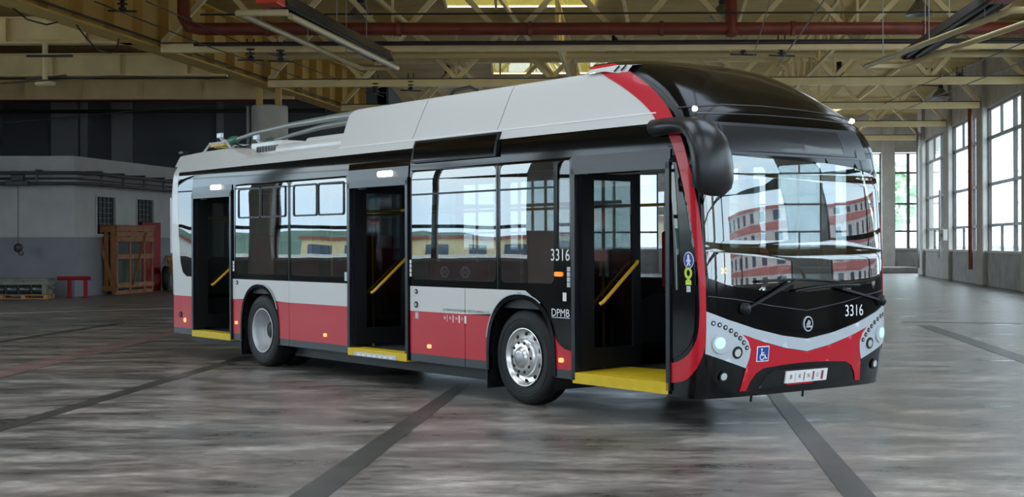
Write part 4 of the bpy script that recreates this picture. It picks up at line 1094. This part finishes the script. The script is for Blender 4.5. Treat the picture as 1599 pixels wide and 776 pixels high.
# --- wheels -----------------------------------------------------------------------------------------
TP = [(.30, -.13), (.34, -.14), (.43, -.145), (.475, -.13), (.492, -.1), (.495, 0), (.492, .1), (.475, .13), (.43, .145), (.34, .14), (.30, .13)]
def wheel(x, y, sg, rear):
    w = P('wheel', MB().lathe(TP, (0, 0, 0), 'y', 44, cap=False), B_rub); w.location = (x, y, .495)
    gv = MB()
    for k, yy in enumerate((-.07, 0, .07)): gv.lathe([(.494, yy - .008), (.4985, yy - .004), (.4985, yy + .004), (.494, yy + .008)], (0, 0, 0), 'y', 44, cap=False)
    P('tread_rib', gv, B_satin, w)
    P('sidewall_ring', MB().lathe([(.40, sg * .1455), (.405, sg * .149), (.41, sg * .1455)], (0, 0, 0), 'y', 44, cap=False), B_satin, w)
    o = sg
    if rear:
        P('rim', MB().lathe([(.305, o * .145), (.295, o * .15), (.285, o * .14), (.27, o * .09), (.265, o * -.06), (.18, o * -.08), (.13, o * -.085), (.12, o * -.03), (.02, o * -.025), (.0, o * -.025)], (0, 0, 0), 'y', 40, cap=False), B_steel, w)
        for k in range(10):
            t = 2 * math.pi * k / 10
            P('wheel_nut', MB().lathe([(.018, o * -.08), (.018, o * -.045), (.008, o * -.04)], (math.cos(t) * .155, 0, math.sin(t) * .155), 'y', 8), B_satin, w)
        P('hub_cap', MB().lathe([(.115, o * -.03), (.105, o * .02), (.06, o * .03), (.0, o * .03)], (0, 0, 0), 'y', 24), B_satin, w)
    else:
        P('rim', MB().lathe([(.305, o * .145), (.295, o * .15), (.287, o * .142), (.278, o * .125), (.262, o * .10), (.22, o * .115), (.2, o * .10), (.19, o * .05), (.02, o * .04), (.0, o * .04)], (0, 0, 0), 'y', 40, cap=False), B_chrome, w)
        for k in range(10):
            t = 2 * math.pi * (k + .5) / 10
            P('hand_hole', MB().lathe([(.022, o * .10), (.022, o * .113), (0, o * .114)], (math.cos(t) * .24, 0, math.sin(t) * .24), 'y', 10), B_satin, w)
        P('wheel_cover', MB().lathe([(.205, o * .10), (.2, o * .15), (.185, o * .17), (.12, o * .175), (.1, o * .18), (.09, o * .2), (.05, o * .205), (.0, o * .205)], (0, 0, 0), 'y', 36, cap=False), B_chrome, w)
        for k in range(10):
            t = 2 * math.pi * k / 10
            P('wheel_nut', MB().lathe([(.017, o * .168), (.015, o * .178), (.0, o * .18)], (math.cos(t) * .155, 0, math.sin(t) * .155), 'y', 8), B_satin, w)
        P('axle_end', MB().lathe([(.06, o * .2), (.058, o * .212), (.0, o * .214)], (0, 0, 0), 'y', 20), B_steel, w)
    return w
wheel(-.05, -1.09, -1, False); wheel(-.05, 1.1, 1, False)
wheel(-5.9, -1.09, -1, True); wheel(-5.9, 1.1, 1, True)
wheel(-5.9, -.76, -1, True)
for x in (-.05, -5.9): P('axle', MB().tube([(x, -1.0, .495), (x, 1.0, .495)], .08, 10), B_satin)
for x in (-.66, -6.5): P('mudflap', MB().box((x - .01, -1.26, .13), (x + .01, -.85, .45)), B_satin)

# --- right side marks -----------------------------------------------------------------------------
text2d('fleet_number', '3316', .46, .755, 1.5, 1.62, SR, B_print, BUS)
text2d('operator_lettering', 'DOPRAVNÍ PODNIK MĚSTA BRNA, A.S.', -1.46, -.58, .925, .962, SR, B_printk, BUS)
for k, ch in enumerate('BRNO'):
    text2d('city_letter', ch, -1.44 + k * .112, -1.405 + k * .112, .835, .87, SR, B_print, BUS)
    side('city_bar', [rect(-1.383 + k * .112, .805, -1.383 + k * .112 + .005 + .009 * k, .885)], B_print, .003, th=.003)
lg = text2d('operator_logo', 'DPMB', .47, .75, .945, 1.02, SR, B_print, BUS)
side('logo_rule', [rect(.47, .93, .75, .936)], B_print, .003, lg, .003)
side('orange_indicator', [rrect(.53, 1.345, .65, 1.39, .015)], B_amber, .02, th=.02)
for x, z in ((-1.73, .515), (.62, .51), (-4.09, .525), (-6.6, .575)):
    side('side_marker', [rrect(x - .035, z - .022, x + .035, z + .022, .015)], B_pinkl, .014, th=.014)
for k in range(4): side('pictogram_sticker', [rect(.71, 1.24 + k * .052, .76, 1.285 + k * .052)], B_silver, .003, th=.003)
side('white_sticker', [rect(.645, 1.1, .7, 1.185)], B_print, .004, th=.003)
for k in range(4):
    side('pictogram_sticker', [rect(-2.135, 1.3 + k * .05, -2.1, 1.342 + k * .05)], B_print, .004, th=.003)
for k in range(3): side('pictogram_sticker', [rect(-6.715, 1.3 + k * .05, -6.67, 1.342 + k * .05)], B_print, .004, th=.003)
side('wheelchair_sticker', [rect(-3.61, 1.22, -3.55, 1.33)], B_silver, .004, th=.003)
for x, z, r in ((-2.0, 1.13, .028), (-2.0, .98, .036), (-6.58, 1.14, .03)):
    cp = side('service_cap', [circle(x, z, r, 16)], B_satin, .01, th=.01)
    side('cap_centre', [circle(x, z, r * .5, 12)], B_steel, .013, cp, .004)
side('small_tag', [rect(-2.02, .82, -1.96, .89)], B_silver, .003, th=.003)
side('panel_seam', [rect(-1.045, ZR1, -1.035, ZT)], B_satin, -.004, th=.003)
side('small_label', [rect(-.1, 1.145, -.03, 1.165)], B_printk, .003, th=.003)

# --- front ------------------------------------------------------------------------------------------
SW = 1.63
front('front_bumper_base', [[(-SW, .28), (SW, .28), (SW, 1.3), (-SW, 1.3)]], B_black, 0.)
# roof dome
def dome():
    zs = [2.47, 2.55, 2.63, 2.7, 2.76, 2.82, 2.87, 2.92, 2.98, 3.05, 3.12, 3.2, 3.27, 3.33, 3.38, 3.42, 3.455, 3.48, 3.5]
    xb = [(2.4, 2.17), (2.78, 2.1), (2.82, 1.97), (3.15, 1.43), (3.38, .87), (3.5, .55)]
    m = MB(); n = 72; vs = []
    for z in zs:
        sb = s_of_x(interp(xb, z), z)
        for k in range(n + 1):
            u = -1 + 2 * k / n
            vs.append(M0(u * sb, z))
    fs = []
    for i in range(len(zs) - 1):
        for k in range(n): a = i * (n + 1) + k; fs.append((a, a + 1, a + n + 2, a + n + 1))
    m.add(vs, fs, True)
    top = len(zs) - 1; base = top * (n + 1)
    ring = [vs[base + k] for k in range(n + 1)]
    # closing cap, gently crowned
    c1 = [Vector((.75 + (p.x - .75) * .5, p.y * .5, 3.53)) for p in ring]
    cv = ring + c1 + [Vector((.75, 0, 3.54))]
    m.add(cv, [(k, k + 1, n + 2 + k, n + 1 + k) for k in range(n)] + [(n + 1 + k, n + 2 + k, 2 * n + 2) for k in range(n)], True)
    return P('roof_dome', m, mat('bus_dome_black', (7, 7, 8), .12, spec=.12))
dm = dome()
front('dome_seam', stroke([(-1.3, 2.905), (-.8, 2.95), (-.23, 2.965), (.4, 2.955), (.9, 2.93), (1.26, 2.9)], .014), B_satin, .004, dm, .004)
front('dome_seam', stroke([(-1.16, 2.85), (-.33, 2.868), (.4, 2.868), (1.17, 2.85)], .01), B_grey, .004, dm, .004)
for sg in (-1, 1):
    p = FM(sg * 1.17, 2.885, .01); P('clearance_lamp', MB().lathe([(.0, .03), (.02, .025), (.028, 0), (.0, -.02)], p, 'x', 14), B_lampw)
# red hoop over the dome edge and down the pillars
def strip(name, L, R, m, off, sg, mp=FM, parent=None):
    zs = sorted(set([z for z, _ in L] + [z for z, _ in R])); fine = frange(zs[0], zs[-1], .04)
    mb = MB(); vs = []; n = 6
    for z in fine:
        a, b = interp(L, z), interp(R, z)
        for k in range(n + 1): vs.append(FM(sg * (a + (b - a) * k / n), z, off))
    fs = [(i * (n + 1) + k, i * (n + 1) + k + 1, (i + 1) * (n + 1) + k + 1, (i + 1) * (n + 1) + k) for i in range(len(fine) - 1) for k in range(n)]
    mb.add(vs, fs, True)
    for e in (0, n):
        for i in range(len(fine) - 1):
            a = fine[i]; b = fine[i + 1]
            sa = interp(L if e == 0 else R, a); sb = interp(L if e == 0 else R, b)
            mb.add([FM(sg * sa, a, off), FM(sg * sb, b, off), FM(sg * sb, b, off - .01), FM(sg * sa, a, off - .01)], [(0, 1, 2, 3)])
    return P(name, mb, m, parent)
for sg in (-1, 1):
    old = lambda tab: [(z, s_of_x(X0 + interp(SHIFT, z) - (interp(tab, z) - SC), z)) for z in frange(2.78, 3.46, .04)]
    strip('red_hoop', old([(2.78, 1.64), (2.82, 1.66), (3.0, 1.75), (3.15, 1.85), (3.3, 1.935), (3.42, 1.98), (3.48, 1.98)]), old([(2.78, 1.42), (2.82, 1.43), (3.04, 1.49), (3.15, 1.525), (3.32, 1.58), (3.42, 1.60), (3.48, 1.6)]), B_red, .008, sg)
    strip('red_pillar', [(.885, 1.305), (.91, 1.30), (1.08, 1.29), (1.35, 1.292), (1.65, 1.325), (1.96, 1.375), (2.3, 1.445), (2.63, 1.53), (2.78, 1.575)],
          [(.885, 1.235), (.91, 1.232), (1.08, 1.235), (1.35, 1.238), (1.65, 1.25), (1.96, 1.27), (2.3, 1.32), (2.63, 1.385), (2.78, 1.42)], B_red, .008, sg)
    lo = [(1.305, .885), (1.318, .82), (1.36, .73), (1.41, .675), (1.46, .64), (1.53, .605), (1.62, .585), (1.62, .405), (1.56, .41), (1.47, .425), (1.40, .45), (1.345, .5), (1.30, .56), (1.26, .67), (1.238, .78), (1.235, .885)]
    front('red_pillar_foot', [[(sg * s, z) for s, z in lo]], B_red, .008)
# side quarter glass beside the front door with round stickers
for sg in (-1, 1):
    q = front('pillar_glass', [[(sg * s, z) for s, z in [(1.62, .62), (1.5, .67), (1.40, .76), (1.345, .9), (1.33, 1.1), (1.335, 1.4), (1.40, 1.95), (1.49, 2.4), (1.62, 2.42)]]], B_black if sg > 0 else B_black, .005)
    if sg < 0: QG = q
front('window_strip', [[(-1.60, 1.25), (-1.52, 1.25), (-1.52, 2.38), (-1.60, 2.38)]], B_dark_glass, .009, QG, .004)
ped = front('pedestrian_sign', [circle(-1.40, 1.52, .062, 22, .075)], B_print, .008, None, .003)
front('blue_disc', [circle(-1.40, 1.52, .055, 22, .067)], B_blue, .010, ped, .002)
front('walking_figure', [circle(-1.40, 1.56, .012, 10)] + stroke([(-1.40, 1.55), (-1.40, 1.505)], .024) + stroke([(-1.40, 1.51), (-1.418, 1.47)], .014) + stroke([(-1.40, 1.51), (-1.382, 1.47)], .014) + stroke([(-1.40, 1.54), (-1.425, 1.505)], .01) + stroke([(-1.40, 1.54), (-1.375, 1.505)], .01), B_print, .012, ped, .002)
rg = front('lime_ring_sign', [[circle(-1.41, 1.405, .048, 20, .055), circle(-1.41, 1.405, .022, 20, .028)]], B_lime, .008, None, .003)
ls = front('lime_arrow_sign', [[(-1.445, 1.30), (-1.375, 1.30), (-1.375, 1.335), (-1.41, 1.36), (-1.445, 1.335)]], B_lime, .008, None, .003)
front('pictogram', [rect(-1.435, 1.235, -1.385, 1.29)], B_silver, .008, ls, .002)
# windscreen
WS = [(-1.21, 1.36), (-1.0, 1.29), (-.6, 1.24), (0, 1.215), (.6, 1.24), (1.0, 1.29), (1.21, 1.36), (1.235, 1.6), (1.24, 1.95), (1.23, 2.2), (1.19, 2.3), (1.1, 2.34), (.8, 2.4), (.4, 2.43), (0, 2.44), (-.5, 2.45), (-.95, 2.47), (-1.07, 2.47), (-1.16, 2.3), (-1.22, 2.1), (-1.232, 1.95), (-1.228, 1.6)]
front('windscreen', [WS], B_wind, .0, None, .006, FU, FV)
frm = [(-SW, 1.2), (SW, 1.2), (SW, 2.6), (-SW, 2.6)]
front('windscreen_surround', [[rect(-1.30, 1.18, 1.30, 2.5), WS[::1]]], B_black, .002, None, .012)
front('header_panel', [rect(-1.09, 2.475, 1.0, 2.77)], B_grey, .006, None, .006)
dsf = front('front_display', [rect(-.94, 2.52, .64, 2.735)], mat('display_matrix_black', (34, 36, 40), .3, coat=.3), .01, None, .008)
front('display_frame', [[rect(-.97, 2.5, .84, 2.755), rect(-.94, 2.52, .64, 2.735)]], B_grey, .012, dsf, .008)
P('windscreen_camera', MB().lathe([(.0, .03), (.03, .03), (.045, .0), (.045, -.05)], (2.52, -.62, 2.36), 'x', 14), B_satin)
# wipers
def wiper(piv, elb, bl):
    a = FM(*piv, .03); b = FM(*elb, .06)
    w = P('wiper', MB().bar(a, b, .03, .022).lathe([(.05, -.03), (.055, .01), (.03, .03), (0, .032)], a, 'x', 14), B_satin)
    pts = [FM(bl[0][0] + (bl[1][0] - bl[0][0]) * k / 8, bl[0][1] + (bl[1][1] - bl[0][1]) * k / 8 + .02 * math.sin(math.pi * k / 8), .035) for k in range(9)]
    P('wiper_blade', MB().tube(pts, .012, 6), B_satin, w)
wiper((-.83, 1.08), (-.2, 1.33), ((-.68, 1.32), (.42, 1.3)))
wiper((1.12, 1.1), (.42, 1.235), ((-.2, 1.225), (.72, 1.26)))
front('bonnet_crease', stroke([(-1.22, 1.2), (-.9, 1.165), (-.5, 1.1), (0, 1.04), (.5, 1.1), (.9, 1.165), (1.22, 1.2)], .008), B_grey, .003, None, .003)
# silver chevron and headlamps
V_t = [(-1.235, 1.065), (-1.03, .99), (-.7, .895), (-.35, .82), (0, .775), (.35, .82), (.7, .895), (1.03, .99), (1.235, 1.065)]
V_b = [(1.235, 1.02), (1.04, .95), (.87, .855), (.6, .775), (.3, .705), (0, .66), (-.3, .705), (-.6, .775), (-.87, .855), (-1.04, .95), (-1.235, 1.02)]
front('silver_chevron', [V_t + V_b], B_silver, .010)
HL = [(-1.235, 1.05), (-1.03, .955), (-.87, .86), (-.79, .79), (-.755, .71), (-.765, .63), (-.80, .545), (-1.0, .61), (-1.24, .69)]
for sg in (1, -1):
    h = front('headlamp_unit', [[(sg * s, z) for s, z in HL]], B_silver, .013)
    front('headlamp_rim', [circle(sg * 1.1, .78, .088, 26)], B_silver, .03, h, .02)
    front('headlamp_lens', [circle(sg * 1.115, .785, .052, 22)], B_headl, .034, h, .006)
    front('beam_lamp', [circle(sg * .915, .692, .055, 22)], B_satin, .022, h, .012)
    front('beam_lens', [circle(sg * .915, .69, .036, 18)], B_chrome, .025, h, .006)
    for s, z in ((1.175, .96), (1.115, .945), (1.055, .92), (.995, .89), (.94, .855), (.89, .82), (.845, .778), (.805, .73)):
        front('led_cup', [circle(sg * s, z, .022, 14)], B_satin, .017, h, .006)
        front('led_lens', [circle(sg * s, z, .011, 10)], B_chrome, .020, h, .004)
    fg = front('fog_lamp', [circle(sg * 1.04, .478, .05, 20)], B_satin, .016)
    front('fog_lens', [circle(sg * 1.045, .482, .033, 16)], B_chrome, .022, fg, .006)
RD = [(-.86, .855), (-.6, .77), (-.3, .70), (0, .655), (.3, .70), (.6, .77), (.86, .855), (.79, .79), (.755, .71), (.765, .63), (.80, .5), (.83, .335), (.755, .335), (.72, .42), (.66, .49), (.57, .532), (.3, .55), (0, .558), (-.3, .55), (-.57, .532), (-.66, .49), (-.72, .42), (-.755, .335), (-.83, .335), (-.80, .5), (-.765, .63), (-.755, .71), (-.79, .79)]
front('red_bumper_mask', [RD], B_red, .009)
gr = front('lower_grille', [[(-.6, .345), (-.52, .46), (-.42, .5), (.42, .5), (.52, .46), (.6, .345)]], B_satin, .004)
pl = front('number_plate_holder', [rect(-.27, .375, .3, .485)], B_print, .022, None, .016)
for k, ch in enumerate('BRNO'):
    text2d('plate_letter', ch, -.215 + k * .12, -.185 + k * .12, .415, .455, FM, mat('plate_red_print', (150, 60, 70), .5), pl, .025)
    front('plate_bar', [rect(-.145 + k * .12, .39, -.143 + k * .12 + .009 * k, .47)], MATS['plate_red_print'], .025, pl, .002)
front('plate_strip', [rect(-.24, .358, .12, .375)], B_red, .02, pl, .012)
for s in (-.62, .08): P('towing_stub', MB().tube([FM(s, .3, -.05), FM(s, .22, -.05)], .012, 6), B_satin)
# wheelchair sign
wc = front('wheelchair_sign', [rect(-.675, .595, -.52, .735)], B_print, .012, None, .003)
front('blue_field', [rect(-.665, .604, -.53, .726)], B_blue, .014, wc, .002)
ic = [circle(-.617, .705, .011, 10)] + stroke([(-.617, .69), (-.614, .655), (-.575, .655), (-.56, .622), (-.545, .625)], .011) + stroke([(-.614, .675), (-.585, .675)], .009) + stroke([(-.62, .665), (-.635, .645), (-.632, .622), (-.61, .612), (-.588, .62), (-.58, .638)], .009)
front('wheelchair_symbol', ic, B_print, .016, wc, .002)
text2d('fleet_number', '3316', .535, .81, .965, 1.075, FM, B_print, BUS, .006)
# winged arrow badge
bd = front('round_badge', [circle(.0, .915, .064, 30, .072)], B_silver, .016, None, .014)
front('badge_field', [circle(.0, .915, .052, 28, .06)], B_black, .018, bd, .002)
wing = stroke([(-.035, .888), (.03, .888)], .012) + stroke([(-.03, .9), (.0, .95)], .012) + stroke([(-.012, .897), (.014, .945)], .011) + stroke([(.006, .894), (.026, .936)], .01) + [[(.028, .872), (.046, .89), (.028, .906)]]
front('winged_arrow', wing, B_silver, .020, bd, .002)

# --- mirror -------------------------------------------------------------------------------------------
mm = MB()
path = [((1.98, -1.27, 2.73), (.05, .05)), ((2.0, -1.3, 2.73), (.078, .08)), ((2.2, -1.33, 2.73), (.078, .085)), ((2.42, -1.37, 2.72), (.07, .10)), ((2.6, -1.41, 2.7), (.08, .13)), ((2.74, -1.44, 2.64), (.11, .165)), ((2.83, -1.45, 2.54), (.13, .19)), ((2.87, -1.45, 2.42), (.135, .2)), ((2.88, -1.44, 2.3), (.13, .205)), ((2.88, -1.43, 2.2), (.12, .2)), ((2.88, -1.42, 2.13), (.1, .17)), ((2.88, -1.42, 2.085), (.05, .1)), ((2.88, -1.42, 2.075), (.01, .03))]
mm.tube([p for p, r in path], [r for p, r in path], 20)
mr = P('mirror_arm', mm, mat('mirror_black_plastic', (26, 26, 29), .32))
P('mirror_glass', MB().add([(2.745, -1.3, 2.15), (2.745, -1.56, 2.15), (2.735, -1.56, 2.45), (2.735, -1.3, 2.45)], [(0, 1, 2, 3)]), B_chrome, mr)

ys = front('dash_sign', [rect(-1.06, 1.385, -.98, 1.465)], B_satin, -.05, None, .02)
front('yellow_cross', stroke([(-1.045, 1.40), (-.995, 1.45)], .018) + stroke([(-1.045, 1.45), (-.995, 1.40)], .018), mat('yellow_lit_sign', (240, 200, 60), .4, emit=(255, 200, 40), estr=.8), -.045, ys, .003)

P('white_roof_cap', MB().add([(.66, -.985, 3.38), (.95, -.985, 3.375), (1.26, -.985, 3.32), (1.34, -.965, 3.40), (1.1, -.95, 3.425), (.72, -.96, 3.42), (.66, -.6, 3.45), (1.1, -.6, 3.47), (1.34, -.6, 3.45)], [(0, 1, 2, 3, 4, 5), (5, 4, 3, 8, 7, 6)]), B_white)
for k in range(2): P('cap_slot', MB().bar((1.1 + k * .1, -.99, 3.36), (1.16 + k * .1, -.975, 3.41), .012, .01), B_skirt)
